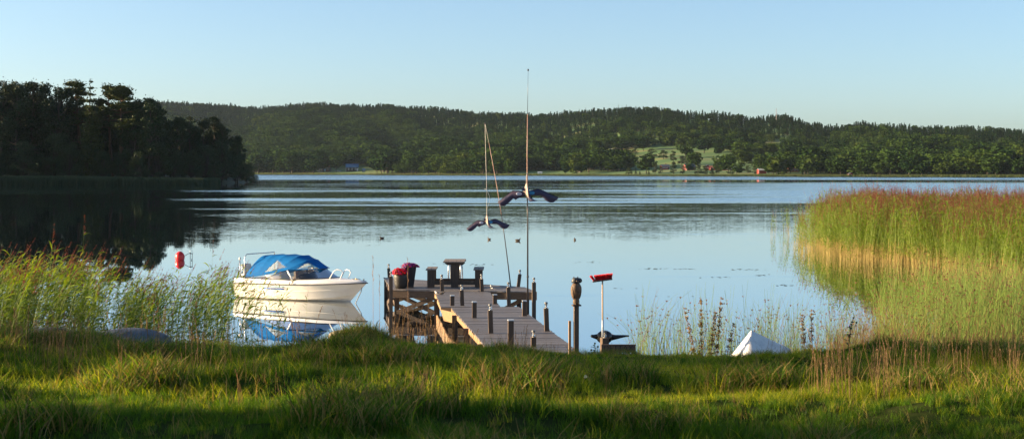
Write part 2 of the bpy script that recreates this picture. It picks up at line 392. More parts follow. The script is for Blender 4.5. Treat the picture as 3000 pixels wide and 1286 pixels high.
ys = np.concatenate([np.linspace(-3000, -6, 14), np.linspace(-4, 7, 12), np.linspace(7.3, 28, 130), np.linspace(29, 36, 8)])
gx, gy = np.meshgrid(xs, ys); gz = bank(gx, gy); n_, m_ = gx.shape
ii = np.arange(n_ * m_).reshape(n_, m_)
q = np.stack([ii[:-1, :-1], ii[:-1, 1:], ii[1:, 1:], ii[1:, :-1]], -1).reshape(-1, 4)
tag(mobj('ground', npmesh('ground', np.stack([gx, gy, gz], -1), q, earth, smooth=True)), kind='structure')

# ---- far shore: wooded hills with fields. columns by bearing, t = distance / shoreline distance
SK = np.array([(-1500, 300), (300, 303), (480, 302), (560, 303), (620, 303), (660, 308), (700, 313), (770, 312), (850, 307), (958, 303), (1060, 308), (1150, 311), (1290, 322), (1383, 329), (1500, 333), (1600, 331), (1649, 329), (1717, 323), (1795, 319), (1860, 316), (1935, 315), (1981, 325), (2090, 332), (2192, 343), (2231, 338), (2302, 338), (2340, 350), (2368, 364), (2470, 370), (2529, 361), (2594, 363), (2650, 362), (2697, 368), (2759, 372), (2821, 370), (2883, 378), (3000, 383), (3600, 400), (5000, 430)], float)
SD = np.array([(-1500, 2150), (600, 1950), (760, 1850), (1200, 1600), (1500, 1400), (2000, 1200), (3000, 1000), (5000, 900)], float)
TS = np.array([1.0, 1.012, 1.05, 1.12, 1.22, 1.35, 1.5, 1.66, 1.8, 2.1])
SS = np.array([0.0, .015, .05, .115, .30, .52, .76, 1.0, .93, .70])
def shoreD(px): return np.interp(px, SD[:, 0], SD[:, 1])
def hill_z(px, t):
    px = np.asarray(px, float); t = np.asarray(t, float); D = shoreD(px); Yd = D * t
    sh = HZ + CH * F / D
    tall = 13.6 * np.interp(px, [600, 1500, 3000], [1.35, 1.0, .86]) * F / (D * 1.66) * .8
    rd = np.interp(px, SK[:, 0], SK[:, 1]) + tall
    s = np.interp(t, TS, SS)
    wob = fbm(px / 230 + 5, t * 6, 3, 31) * .24 * sstep(1.08, 1.22, t) * sstep(1.66, 1.5, t)
    fld = sstep(1600, 1750, px) * sstep(2500, 2380, px)
    wob = wob * (1 - .8 * fld)
    s = s + wob - .035 * fld * sstep(1.1, 1.2, t) * sstep(1.5, 1.3, t)
    py = sh + (rd - sh) * s
    z = CH + (HZ - py) * Yd / F
    z = z - 1.2 * sstep(1.004, 1.0, t)
    Yr = Yd
    return (px - 1500) * Yr / F, Yr, np.where(t < 1.0005, -1.0, z), py
pxs = np.linspace(-1500, 4600, 420); tsv = np.concatenate([[1.0], np.linspace(1.004, 1.12, 14), np.linspace(1.13, 1.66, 60), np.linspace(1.7, 2.1, 8)])
gp, gt = np.meshgrid(pxs, tsv); hx, hy, hz, hpy = hill_z(gp, gt); n_, m_ = gp.shape
ii = np.arange(n_ * m_).reshape(n_, m_); q = np.stack([ii[:-1, :-1], ii[:-1, 1:], ii[1:, 1:], ii[1:, :-1]], -1).reshape(-1, 4)
field = surf('pasture_and_hay', (.035, .10, .018), (.07, .145, .026), rough=.95, scale=.012, stretch=(1, 3.2, 1), bump=0, detail=5, third=(.26, .19, .08))
tag(mobj('hills', npmesh('hills', np.stack([hx, hy, hz], -1), q, field, smooth=True)), kind='structure')

# ---- wooded point on the left
def point_shore(px): return np.interp(px, [-3000, -600, 0, 560, 640, 700, 740, 770], [330, 400, 428, 438, 470, 540, 620, 700])  # unseen left shore bent nearer so its trees stand in the sun's path
def point_z(px, Yd):
    s0 = point_shore(px); s1 = 900.0; u = np.clip((Yd - s0) / 60, -1, 4)
    z = 2.2 * sstep(0, .5, u) + 3 * sstep(.5, 3, u)
    hill = sstep(-150, -1600, px) * 34 * sstep(0, 1.2, u)  # unseen rise off to the left, raised so that it shades the wood
    z = z + hill - 1.5 * sstep(0.02, -.05, u)
    edge = sstep(765, 700, px)
    return z * edge - 1.5 * (1 - edge)
pxs = np.linspace(-3600, 790, 160); us = np.concatenate([np.linspace(-12, 20, 14), np.linspace(30, 320, 26)])
gp, gu = np.meshgrid(pxs, us); Yd = point_shore(gp) + gu; zz = point_z(gp, Yd); n_, m_ = gp.shape
ii = np.arange(n_ * m_).reshape(n_, m_); q = np.stack([ii[:-1, :-1], ii[:-1, 1:], ii[1:, 1:], ii[1:, :-1]], -1).reshape(-1, 4)
forest_floor = surf('forest_floor', (.02, .03, .012), (.05, .05, .02), rough=.95, scale=.2, bump=0)
tag(mobj('wooded_point', npmesh('wooded_point', np.stack([(gp - 1500) * Yd / F, Yd, zz], -1), q, forest_floor, smooth=True)), kind='structure')
# ================================================================ trees
bark = surf('bark', (.025, .02, .015), (.06, .048, .036), rough=.9, scale=9, stretch=(3, 3, .6), bump=.6)
bark_red = surf('pine_bark', (.05, .026, .015), (.10, .055, .03), rough=.9, scale=9, stretch=(3, 3, .6), bump=.6)
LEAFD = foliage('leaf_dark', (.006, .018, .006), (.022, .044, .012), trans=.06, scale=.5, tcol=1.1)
LEAFW = foliage('leaf_willow', (.020, .040, .018), (.042, .066, .030), trans=.2, scale=.5, tcol=1.1)
LEAFP = foliage('needle', (.014, .030, .008), (.055, .070, .014), trans=.12, scale=.5, tcol=1.1)

def unit_sphere(n, r):
    v = r.normal(size=(n, 3)); return v / np.linalg.norm(v, axis=1, keepdims=True)

def limb_paths(kind, r, H=10.0):
    """returns trunk points/radii, limbs, clump centres and radii for a 10 m high tree"""
    tr = []; x = y = 0.0
    for k in range(9):
        z = H * .93 * k / 8; x += r.normal() * .07; y += r.normal() * .07; tr.append((x, y, z))
    limbs = []; C = []; Rr = []
    if kind == 'leafy':
        wmax = r.uniform(2.3, 2.9)
        for k in range(34):
            z = H * r.uniform(.14, .93) ** .9; u = z / H
            rad = wmax * (math.sin(math.pi * min(1, (u * .86 + .17))) ** .6) * r.uniform(.45, 1.08); a = r.uniform(0, 6.28)
            b = np.array([np.interp(z * .82, [p[2] for p in tr], [p[0] for p in tr]), np.interp(z * .82, [p[2] for p in tr], [p[1] for p in tr]), z * .82])
            e = b + np.array([math.cos(a) * rad, math.sin(a) * rad, z * .18]); limbs.append((b, (b + e) / 2 + [0, 0, -.15], e)); C.append(e); Rr.append(r.uniform(.55, .95))
        C.append(np.array([tr[-1][0], tr[-1][1], H * .90])); Rr.append(.6)
    elif kind == 'willow':
        for k in range(40):
            a = r.uniform(0, 6.28); el = r.uniform(.1, 1.35); rad = r.uniform(.75, 1)
            e = np.array([math.cos(a) * math.cos(el) * 4.6 * rad, math.sin(a) * math.cos(el) * 4.6 * rad, .8 + math.sin(el) * 8.4 * rad]); b = np.array([0, 0, .6])
            limbs.append((b, e * .5 + [0, 0, .6], e)); C.append(e); Rr.append(r.uniform(.8, 1.35))
    elif kind == 'pine':
        for k in range(26):
            u = r.uniform(.55, .97); z = H * u; rad = (1.15 - u) * 3.6 * r.uniform(.35, 1.1); a = r.uniform(0, 6.28)
            b = np.array([tr[int(u * 8)][0], tr[int(u * 8)][1], z - .2]); e = b + [math.cos(a) * rad, math.sin(a) * rad, .25]
            limbs.append((b, (b + e) / 2, e)); C.append(e); Rr.append(r.uniform(.35, .6))
        C.append(np.array([tr[-1][0], tr[-1][1], H * .97])); Rr.append(.35)
    else:                                              # spruce: tiers of drooping boughs
        for k in range(15):
            u = .12 + .85 * k / 14; z = H * u; rad = (1.02 - u) * 2.4 + .12
            for j in range(7):
                a = j * .9 + k * 1.3 + r.uniform(-.3, .3); q = rad * r.uniform(.7, 1.1)
                b = np.array([0, 0, z]); e = np.array([math.cos(a) * q, math.sin(a) * q, z - q * .22]); limbs.append((b, (b + e) / 2, e))
                C.append(b * .35 + e * .65); Rr.append(q * .42 + .05)
        C.append(np.array([0, 0, H * .97])); Rr.append(.15)
    return tr, limbs, np.array(C), np.array(Rr)

def tree_meshes(kind, seed, nleaf=8500, leaf=.29, mats=None):
    r = np.random.default_rng(seed); tr, limbs, C, Rr = limb_paths(kind, r)
    T = NP(); P = np.array(tr)[None]; T.tubes(P, np.linspace(.24, .05, 9)[None] * (1 if kind != 'willow' else .8), 0, 7)
    LP = np.array([[a, b, c] for a, b, c in limbs]); T.tubes(LP, np.tile([[.075, .05, .02]], (len(LP), 1)), 0, 4)
    Lf = NP(); wgt = Rr ** 2 / np.sum(Rr ** 2); ci = r.choice(len(C), nleaf, p=wgt)
    d = unit_sphere(nleaf, r); rad = r.uniform(.35, 1.0, nleaf) ** .6
    q = C[ci] + d * (Rr[ci] * rad)[:, None] * np.array([1.15, 1.15, .62 if kind in ('leafy', 'willow') else .42])
    if kind == 'spruce': q = C[ci] + d * (Rr[ci] * rad)[:, None] * np.array([1.0, 1.0, .45])
    # ragged sprays poking out of the outline
    q = q + unit_sphere(nleaf, r) * (r.uniform(0, 1, nleaf) ** 5 * .55)[:, None]
    Lf.leaves(q, leaf * (1 if kind != 'willow' else 1.1), r, 0, flat=.15, asp=.55 if kind != 'pine' else .4)
    return T.mesh('trunk', [mats[1]]), Lf.mesh('crown', [mats[0]])

PROTO = {}
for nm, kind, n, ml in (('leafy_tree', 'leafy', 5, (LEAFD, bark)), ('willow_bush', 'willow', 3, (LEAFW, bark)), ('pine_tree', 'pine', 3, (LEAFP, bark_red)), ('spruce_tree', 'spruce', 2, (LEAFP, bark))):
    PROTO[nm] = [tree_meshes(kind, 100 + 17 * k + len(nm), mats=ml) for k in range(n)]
tcount = 0
def plant_tree(nm, x, y, z, h, wide=1.0, label=None, group=None, var=None, cat='tree'):
    global tcount; tcount += 1
    tm, cm = PROTO[nm][(var if var is not None else tcount) % len(PROTO[nm])]
    o = bpy.data.objects.new(nm, None); COL.objects.link(o); o.location = (x, y, z); o.rotation_euler = (0, 0, (tcount * 2.399) % 6.28)
    s = h / 10.0; o.scale = (s * wide, s * wide, s)
    mobj('trunk', tm, o); mobj('crown', cm, o)
    return tag(o, label, cat, group)

GW = 'trees of the dark wood on the left shore'
# skyline trees, left to right: (px, top row, distance, kind, width, label)
SKY = [(-70, 212, 470, 'leafy_tree', .9, None), (4, 219, 455, 'leafy_tree', .62, 'tall dark tree at the far left end of the wood, cut by the frame'),
 (46, 231, 452, 'leafy_tree', .62, 'dark round-topped tree second from the left on the wood skyline'),
 (92, 228, 458, 'leafy_tree', .8, 'broad dark tree with thin lit crown top, third along the wood skyline'),
 (128, 237, 470, 'leafy_tree', .7, 'dark tree with olive crown edge, right of the broadest skyline tree'),
 (168, 240, 455, 'leafy_tree', .8, 'dark tree whose crown slopes down to the skyline dip left of the pines'),
 (205, 280, 470, 'leafy_tree', .6, 'low dark tree filling the skyline dip left of the pines'),
 (240, 240, 462, 'pine_tree', 1.0, 'ragged dark pine leaning against the sunlit spruce top'),
 (268, 233, 448, 'spruce_tree', .72, 'spruce with sunlit yellow-green top, tallest conifer of the left wood'),
 (296, 283, 470, 'leafy_tree', .6, 'low dark tree between the sunlit spruce and the pair of pines'),
 (330, 252, 455, 'pine_tree', .85, 'left one of the pair of pines with a thin pointed leader'),
 (358, 250, 450, 'pine_tree', 1.15, 'right one of the pair of pines with wide flat layered branches'),
 (392, 284, 450, 'leafy_tree', .62, 'tree with reddish-brown lit foliage right of the two pines'),
 (434, 276, 448, 'leafy_tree', .72, 'dark tree with wispy thin top, the last high one before the wood drops'),
 (466, 295, 455, 'leafy_tree', .62, 'dark tree at the shoulder where the left wood steps down to the hills'),
 (520, 332, 470, 'leafy_tree', .62, 'dark tree with flat overhanging top just right of the shoulder of the wood'),
 (556, 331, 500, 'leafy_tree', .62, 'greenish round-topped tree, first of the lower right group of the wood'),
 (592, 342, 505, 'leafy_tree', .6, 'dark tree between two greener crowns in the lower right group'),
 (624, 334, 510, 'leafy_tree', .74, 'greenish tree forming the highest crown of the lower right group'),
 (655, 362, 505, 'leafy_tree', .7, 'dark tree sloping to the right behind the leaning end tree'),
 (697, 390, 500, 'leafy_tree', .62, 'tree at the right end of the wood leaning out with a drooping crown')]
for px, top, Yd, k, wd, lb in SKY:
    x = (px - 1500) * Yd / F; z0 = float(point_z(np.array(px), np.array(float(Yd)))); z1 = CH + (HZ - top) * Yd / F
    plant_tree(k, x, Yd, z0, (z1 - z0) * 1.01, wd, lb or 'tall dark tree out of frame left of the wood', GW)
# trees that fill the wood behind and between
rf = np.random.default_rng(3)
sky_line = lambda px: np.interp(px, [-100, 160, 200, 240, 290, 350, 440, 480, 520, 560, 620, 690, 720, 760], [255, 262, 300, 290, 295, 290, 300, 335, 350, 355, 360, 420, 455, 500])
for px in np.linspace(-60, 668, 44):
    Yd = rf.uniform(465, 505) if px < 500 else rf.uniform(495, 520); px2 = px + rf.uniform(-12, 12); top = sky_line(px2) + rf.uniform(2, 28)
    z0 = float(point_z(np.array(px2), np.array(Yd))); z1 = CH + (HZ - top) * Yd / F
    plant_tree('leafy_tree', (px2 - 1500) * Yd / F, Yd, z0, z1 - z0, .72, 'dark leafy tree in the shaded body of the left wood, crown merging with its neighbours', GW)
GB = 'shrubs and low trees fronting the left wood'
WB = [(-20, 420, 440, .8, 'grey-green shrub at the left frame edge, foot in the reeds'), (72, 408, 442, .95, 'rounded grey-green willow low in front of the wood, left of the tall one'), (160, 372, 448, 1.0, 'tallest grey-green willow in front of the wood, narrow domed top'), (205, 405, 444, .8, 'small grey-green willow leaning on the right of the tallest willow'), (258, 415, 446, .85, 'grey-green willow below the sunlit spruce'),
      (300, 432, 443, .8, 'low dark willow left of the bare reddish pine stem'), (362, 424, 446, .85, 'grey-green willow below the wide flat pine'), (405, 440, 441, .75, 'small dark willow between two larger rounded willows'), (455, 402, 448, 1.05, 'broad pale willow under the shoulder of the wood, roundest of the row'), (512, 430, 452, .85, 'dark willow just right of the broad pale willow'),
      (560, 436, 458, .85, 'dark willow in front of the lower right group of trees'), (606, 410, 470, .9, 'tall willow standing right below the greenish tree tops'), (650, 400, 485, .95, 'wide willow near the right end of the wood'), (690, 428, 500, .9, 'willow leaning over the water near the end of the point'), (722, 470, 520, .95, 'low spreading willow dipping to the water at the tip of the point'), (742, 500, 530, 1.1, 'lowest shrub hanging over the water at the very tip of the point')]
for px, top, Yd, wd, lb in WB:
    x = (px - 1500) * Yd / F; z0 = max(-.3, float(point_z(np.array(px), np.array(float(Yd))))); z1 = CH + (HZ - top) * Yd / F
    plant_tree('willow_bush', x, Yd, z0, z1 - z0, wd * .85, lb, GB)
for px in np.linspace(-30, 730, 44):                   # underwood closing the gaps between them
    px2 = px + rf.uniform(-8, 8); Yd = float(point_shore(px2)) + rf.uniform(18, 34); z0 = max(0, float(point_z(np.array(px2), np.array(Yd)))); top = rf.uniform(425, 480)
    z1 = CH + (HZ - min(top + max(0, px2 - 660) * .5, 500)) * Yd / F
    plant_tree('willow_bush', (px2 - 1500) * Yd / F, Yd, z0, z1 - z0, 1.0, 'dark bush of the undergrowth low in the left wood behind the reeds', 'undergrowth bushes of the left wood')
for px in np.linspace(-70, -760, 16):                  # and on beyond the left frame edge
    px2 = px + rf.uniform(-12, 12); Yd = float(point_shore(px2)) + rf.uniform(14, 30); z0 = max(0, float(point_z(np.array(px2), np.array(Yd))))
    plant_tree('willow_bush', (px2 - 1500) * Yd / F, Yd, z0 - .3, rf.uniform(8, 12), 1.15, 'bush of the undergrowth beyond the left frame edge', 'undergrowth bushes beyond the frame')
# the wood goes on beyond the frame to the left and shades what is seen
for k in range(26):
    px2 = -130 - 85 * k + rf.uniform(-25, 25); Yd = rf.uniform(440, 520) if k < 3 else float(point_shore(px2)) + rf.uniform(4, 50); z0 = float(point_z(np.array(px2), np.array(Yd)))
    plant_tree('leafy_tree', (px2 - 1500) * Yd / F, Yd, z0, rf.uniform(27, 33), .85, 'tall tree of the wood beyond the left frame edge', 'trees of the wood beyond the frame')
    if k < 14:
        Yd += 55; z0 = float(point_z(np.array(px2), np.array(Yd))); plant_tree('leafy_tree', (px2 - 1480) * Yd / F, Yd, z0, rf.uniform(29, 34), .9, 'tall tree of the wood beyond the left frame edge', 'trees of the wood beyond the frame')

# trees left of the camera that shade the meadow; gaps between them let the sun lie on the grass in a strip
SH = 'trees beside the meadow beyond the frame'
def shade_tree(x, y, h, wd): plant_tree('leafy_tree', x, y, float(bank(np.array(x), np.array(y))) - .2, h, wd, 'tall tree beside the meadow beyond the left frame edge', SH)
for y in (-24, -18, -12, -7.5, -3.5, -.5, 2.5, 5.2, 7.2): shade_tree(-45 + rf.uniform(-2, 2), y + 1.2, rf.uniform(17, 19), 1.15)
for y in (-23, -15, -9, -3, 2.5): shade_tree(-60 + rf.uniform(-2, 2), y + 1.5, rf.uniform(20, 23), 1.2)
shade_tree(-44, 20.4, 19.0, .55); shade_tree(-46, 23.0, 19.0, .5); shade_tree(-52, 20.2, 20.0, .62)

# ---------------------------------------------------------------- far wood
FD = foliage('far_leaf', (.010, .030, .010), (.048, .080, .016), trans=.10, scale=2.0, tcol=1.0, island=False, spec=0.0)
FS = foliage('far_needle', (.006, .020, .010), (.020, .042, .014), trans=.05, scale=2.0, tcol=1.0, island=False, spec=0.0)
FD2 = foliage('far_leaf_olive', (.014, .036, .010), (.062, .088, .018), trans=.10, scale=2.0, tcol=1.0, island=False, spec=0.0)
FD0 = foliage('far_leaf_deep', (.004, .016, .006), (.026, .050, .012), trans=.05, scale=2.0, tcol=1.0, island=False, spec=0.0)
def far_leafy(seed, m=None):
    r = np.random.default_rng(seed); o = NP(); nb = 9
    C = np.array([[math.cos(a) * .22 * q, math.sin(a) * .22 * q, z] for a, q, z in zip(r.uniform(0, 6.28, nb), r.uniform(.3, 1.1, nb), r.uniform(.30, .82, nb))]); Rr = r.uniform(.14, .24, nb)
    ci = r.integers(0, nb, 760); d = unit_sphere(760, r); P = C[ci] + d * Rr[ci][:, None] * r.uniform(.8, 1.08, (760, 1)); o.leaves(P, .095, r, 0, asp=.95)
    o.tubes(np.array([[[0, 0, 0], [0, 0, .5]]]), np.array([[.02, .015]]), 1, 4); return proto('far_leafy', o.mesh('far_leafy', [m or FD, bark]))
def far_spruce(seed):
    r = np.random.default_rng(seed); o = NP(); Ps = []
    for k in range(11):
        z = .12 + .84 * k / 10; q = (1.03 - z) * .20
        a = r.uniform(0, 6.28, 12); Ps.append(np.stack([np.cos(a) * q * r.uniform(.3, 1, 12), np.sin(a) * q * r.uniform(.3, 1, 12), z + r.uniform(-.03, .03, 12)], 1))
    o.leaves(np.concatenate(Ps), .10, r, 0, asp=.75); o.leaves(np.array([[0, 0, .97], [0, 0, .93]]), .07, r, 0)
    o.tubes(np.array([[[0, 0, 0], [0, 0, .99]]]), np.array([[.018, .003]]), 1, 4); return proto('far_spruce', o.mesh('far_spruce', [FS, bark]))
far_protos = [far_leafy(1, FD0), far_leafy(2), far_leafy(3, FD2)] + [far_spruce(k) for k in (11, 12)]
for k, p in enumerate(far_protos): p.name = 'kind_%d' % k
FIELDS = [[(1755, 398), (1850, 401), (1935, 409), (1925, 419), (1850, 415), (1760, 408)], [(1765, 446), (1860, 438), (1960, 432), (2010, 434), (2120, 448), (2175, 470), (2180, 514), (1850, 516), (1845, 492), (1775, 478)],
          [(1605, 421), (1690, 424), (1690, 446), (1608, 440)], [(2208, 418), (2318, 420), (2318, 446), (2215, 444)], [(2215, 458), (2375, 462), (2380, 492), (2230, 496)], [(2262, 400), (2318, 402), (2316, 420), (2268, 420)],
          [(2826, 430), (2900, 431), (2898, 452), (2830, 450)], [(950, 469), (1004, 469), (1004, 486), (955, 488)], [(2150, 490), (2262, 492), (2260, 516), (2160, 516)], [(925, 489), (1095, 489), (1110, 514), (920, 513)], [(2290, 492), (2345, 494), (2345, 518), (2290, 518)], [(1500, 500), (1850, 503), (1850, 520), (1500, 520)]]
def inpoly(poly, x, y):
    c = np.zeros(np.shape(x), bool); n = len(poly)
    for i in range(n):
        x1, y1 = poly[i]; x2, y2 = poly[(i + 1) % n]; hit = ((y1 > y) != (y2 > y)) & (x < (x2 - x1) * (y - y1) / ((y2 - y1) or 1e-9) + x1); c ^= hit
    return c
rw = np.random.default_rng(21); NF = 42000
fp = rw.uniform(380, 3200, NF); ft = rw.uniform(1.008, 1.74, NF)
keep = rw.uniform(0, 1, NF) < (shoreD(fp) / 1850) ** 2 * (ft / 1.74)
fx, fy, fz, fpy = hill_z(fp, ft); fpy2 = HZ + (CH - fz) * F / fy
infield = np.zeros(NF, bool)
for poly in FIELDS: infield |= inpoly(poly, fp, fpy2)
openness = inpoly([(1700, 425), (2420, 425), (2420, 520), (1700, 520)], fp, fpy2) & (vnoise(fp / 40, fpy2 / 12, 3) > .55)
infield &= rw.uniform(0, 1, NF) < .955
keep &= ~infield & ~(openness & (rw.uniform(0, 1, NF) < .75)) & ~((ft < 1.02) & (fp > 600) & (rw.uniform(0, 1, NF) < .5))
fp, ft, fx, fy, fz, fpy2 = [a[keep] for a in (fp, ft, fx, fy, fz, fpy2)]; nF = len(fp)
ps = sstep(1.36, 1.58, ft + fbm(fp / 150, ft * 9, 2, 9) * .14) * .92 + .05
isp = rw.uniform(0, 1, nF) < ps
ht = np.where(isp, rw.uniform(9, 14, nF), np.where(ft < 1.32, rw.uniform(9, 18, nF), rw.uniform(7, 14, nF))) * np.interp(fp, [600, 1500, 3000], [1.35, 1.0, .86])
ht = np.where((ft < 1.09), ht * 1.15, ht)
patch = vnoise(fp / 70 + 2, ft * 22, 55) + rw.normal(0, .10, nF)
ht = ht * (.78 + .5 * vnoise(fp / 45, ft * 30, 56))
fi = np.where(isp, rw.integers(3, 5, nF), np.where(patch < .42, 0, np.where(patch < .80, 1, 2)))
rot = np.stack([rw.normal(0, .03, nF), rw.normal(0, .03, nF), rw.uniform(0, 6.28, nF)], 1)
sc_ = np.stack([ht * np.where(isp, 1.2, rw.uniform(1.15, 1.7, nF))] * 2 + [ht], 1)
scatter('hillside_wood', np.stack([fx, fy, fz - .3], 1), rot, sc_, fi, far_protos, 'mixed wood of spruces and leafy trees covering the hills across the lake', 'wood')
print('far trees', nF)

# dense low reed and scrub fringe along the far shore
rp = rw.uniform(450, 3150, 5200); D_ = shoreD(rp); rt = 1 + rw.uniform(-3, 9, 5200) / D_
rx, ry = (rp - 1500) * D_ * rt / F, D_ * rt
def tuftmesh(name, n, h, w, spread, mats, seed, lean=.35, K=4, mi=None):
    r = np.random.default_rng(seed); o = NP(); a = r.uniform(0, 6.28, n); rad = spread * np.sqrt(r.uniform(0, 1, n)); b = np.stack([np.cos(a) * rad, np.sin(a) * rad, np.zeros(n)], 1)
    hh = h * r.uniform(.45, 1.1, n); ld = r.uniform(0, 6.28, n); le = lean * r.uniform(.2, 1.2, n) * hh; u = np.linspace(0, 1, K)
    P = b[:, None] + np.stack([np.cos(ld)[:, None] * le[:, None] * u ** 2, np.sin(ld)[:, None] * le[:, None] * u ** 2, hh[:, None] * (u - .12 * u ** 3)], -1)
    W = w * r.uniform(.7, 1.3, n)[:, None] * (1 - u ** 1.5 * .9)[None]; s = r.uniform(0, 6.28, n); side = np.stack([np.cos(s), np.sin(s), np.zeros(n)], 1)
    m = r.integers(0, len(mats), n) if mi is None else np.full(n, mi)
    for k in range(len(mats)):
        q = m == k
        if q.any(): o.ribbons(P[q], W[q], side[q], k)
    return o.mesh(name, mats)
REEDFAR = foliage('far_reed', (.03, .055, .015), (.07, .09, .025), trans=.25)
fr = [proto('kind_%d' % k, tuftmesh('far_reed', 60, 1.9, .12, 1.3, [REEDFAR], 40 + k, lean=.15, K=3)) for k in range(2)]
scatter('far_shore_reeds', np.stack([rx, ry, np.full(5200, -.1)], 1), np.stack([np.zeros(5200)] * 2 + [rw.uniform(0, 6.28, 5200)], 1), rw.uniform(.7, 1.3, 5200), rw.integers(0, 2, 5200), fr, 'thin green fringe of reeds along the foot of the far hills', 'reeds')
# dark reeds along the wooded point
n_ = 5600; rp = rw.uniform(-250, 640, n_); rY = point_shore(rp) + rw.uniform(-14, 6, n_)
fr2 = [proto('kind_%d' % k, tuftmesh('shore_reed', 70, 2.7, .06, .9, [LEAFW], 50 + k, lean=.12, K=3)) for k in range(2)]
scatter('wooded_point_reeds', np.stack([(rp - 1500) * rY / F, rY, np.full(n_, -.1)], 1), np.stack([np.zeros(n_)] * 2 + [rw.uniform(0, 6.28, n_)], 1), rw.uniform(.8, 1.2, n_) * np.interp(rp, [-250, 200, 590], [1.1, 1, .8]), rw.integers(0, 2, n_), fr2, 'dark belt of reeds at the water edge below the left wood', 'reeds')

# ---------------------------------------------------------------- single trees among the fields across the lake
def hill_at(px, py):
    tt = np.linspace(1.002, 1.66, 900); _, yy, zz, _ = hill_z(np.full(900, float(px)), tt); sp = HZ + (CH - zz) * F / yy
    k = int(np.argmin(np.abs(sp - py))); return ((px - 1500) * yy[k] / F, float(yy[k]), float(zz[k]))
NEARD = foliage('field_tree_leaf', (.014, .032, .010), (.045, .070, .016), trans=.15, scale=.5, tcol=1.0)
for k in range(3):
    tm, cm = tree_meshes('leafy', 300 + k, 4200, .42, (NEARD, bark)); PROTO.setdefault('field_tree', []).append((tm, cm))
PROTO['small_conifer'] = [tree_meshes('spruce', 330, 900, .5, (FS, bark))]
q8 = lambda cx, cy: (1500 + cx / 3.22, 280 + cy / 3.22)
FT = [(470, 492, 108, 76, 'pale round tree alone above a hay strip, left of the fields'), (660, 592, 95, 120, 'broad tree at the left edge of the green fields'), (760, 605, 85, 110, 'tree right of the broad one at the left edge of the green fields'),
 (930, 575, 60, 120, 'wide leafy tree above the left pylon'), (1080, 560, 65, 70, 'small tree of the pair at the top left corner of the bright field'), (1165, 562, 75, 75, 'taller tree of the pair at the top left corner of the bright field'),
 (1312, 592, 98, 120, 'broad dark tree in the middle of the green fields, left of a similar one'), (1430, 598, 88, 110, 'broad dark tree in the middle of the green fields, right of a similar one'), (1520, 625, 105, 85, 'tall tree behind the red long house'),
 (1600, 655, 95, 110, 'dark tree of the clump behind the farm, left part'), (1690, 658, 80, 110, 'dark tree of the clump behind the farm, middle part'), (1745, 662, 55, 70, 'small dark tree ending the clump behind the farm'),
 (1350, 742, 118, 70, 'slim dark tree left of the red house with three white windows'), (1398, 744, 80, 55, 'short dark tree touching the red house with three white windows'), (1522, 748, 128, 88, 'tall dark tree right of the red house with three white windows'),
 (1612, 748, 95, 60, 'loose tree in front of the dark roofed barn'), (1755, 750, 100, 95, 'left half of the big round tree pair below the farm'), (1822, 750, 92, 85, 'right half of the big round tree pair below the farm'),
 (1892, 748, 65, 58, 'small bush-like tree on the strip below the farm'), (1932, 748, 118, 46, 'thin pine with a bare stem on the strip below the farm'), (2065, 748, 84, 95, 'round tree below the white gable of the farm'),
 (2165, 725, 100, 95, 'leafy tree right of the white gable of the farm'), (2262, 660, 108, 150, 'largest tree on the slope right of the farm'), (2292, 748, 90, 62, 'slender tree beside the grey roofed shed'), (2225, 735, 80, 70, 'tree between the farm and the grey roofed shed'),
 (1870, 492, 82, 110, 'tree at the top right of the bright field'), (1925, 450, 72, 120, 'wide dark tree on the upper edge of the fields'), (2420, 735, 70, 60, 'tree right behind the grey roofed shed'), (2500, 742, 100, 66, 'tree midway between the grey shed and the dark red house'),
 (2560, 745, 80, 60, 'tree left of the small red shed by the dark red house'), (2330, 735, 70, 60, 'tree left above the grey shed posts'), (1100, 748, 70, 60, 'shoreline tree where the left wood gives way to the farm strip')]
for cx, cb, hh, ww, lb in FT:
    px, py = q8(cx, cb); x, y, z = hill_at(px, py); h = hh / 3.22 * y / F; plant_tree('field_tree', x, y, z - .2, h, (ww / hh) * 1.55, lb, 'trees standing among the fields across the lake')
for cx, cb, hh, lb in ((1128, 742, 52, 'leftmost of three little dark conifers on the farm strip'), (1166, 742, 58, 'middle one of three little dark conifers on the farm strip'), (1206, 742, 40, 'rightmost and shortest of three little dark conifers on the farm strip'), (1290, 744, 50, 'squat dark conifer left of the slim dark tree')):
    px, py = q8(cx, cb); x, y, z = hill_at(px, py); plant_tree('small_conifer', x, y, z, hh / 3.22 * y / F, 1.2, lb, 'small conifers on the farm strip', var=0)
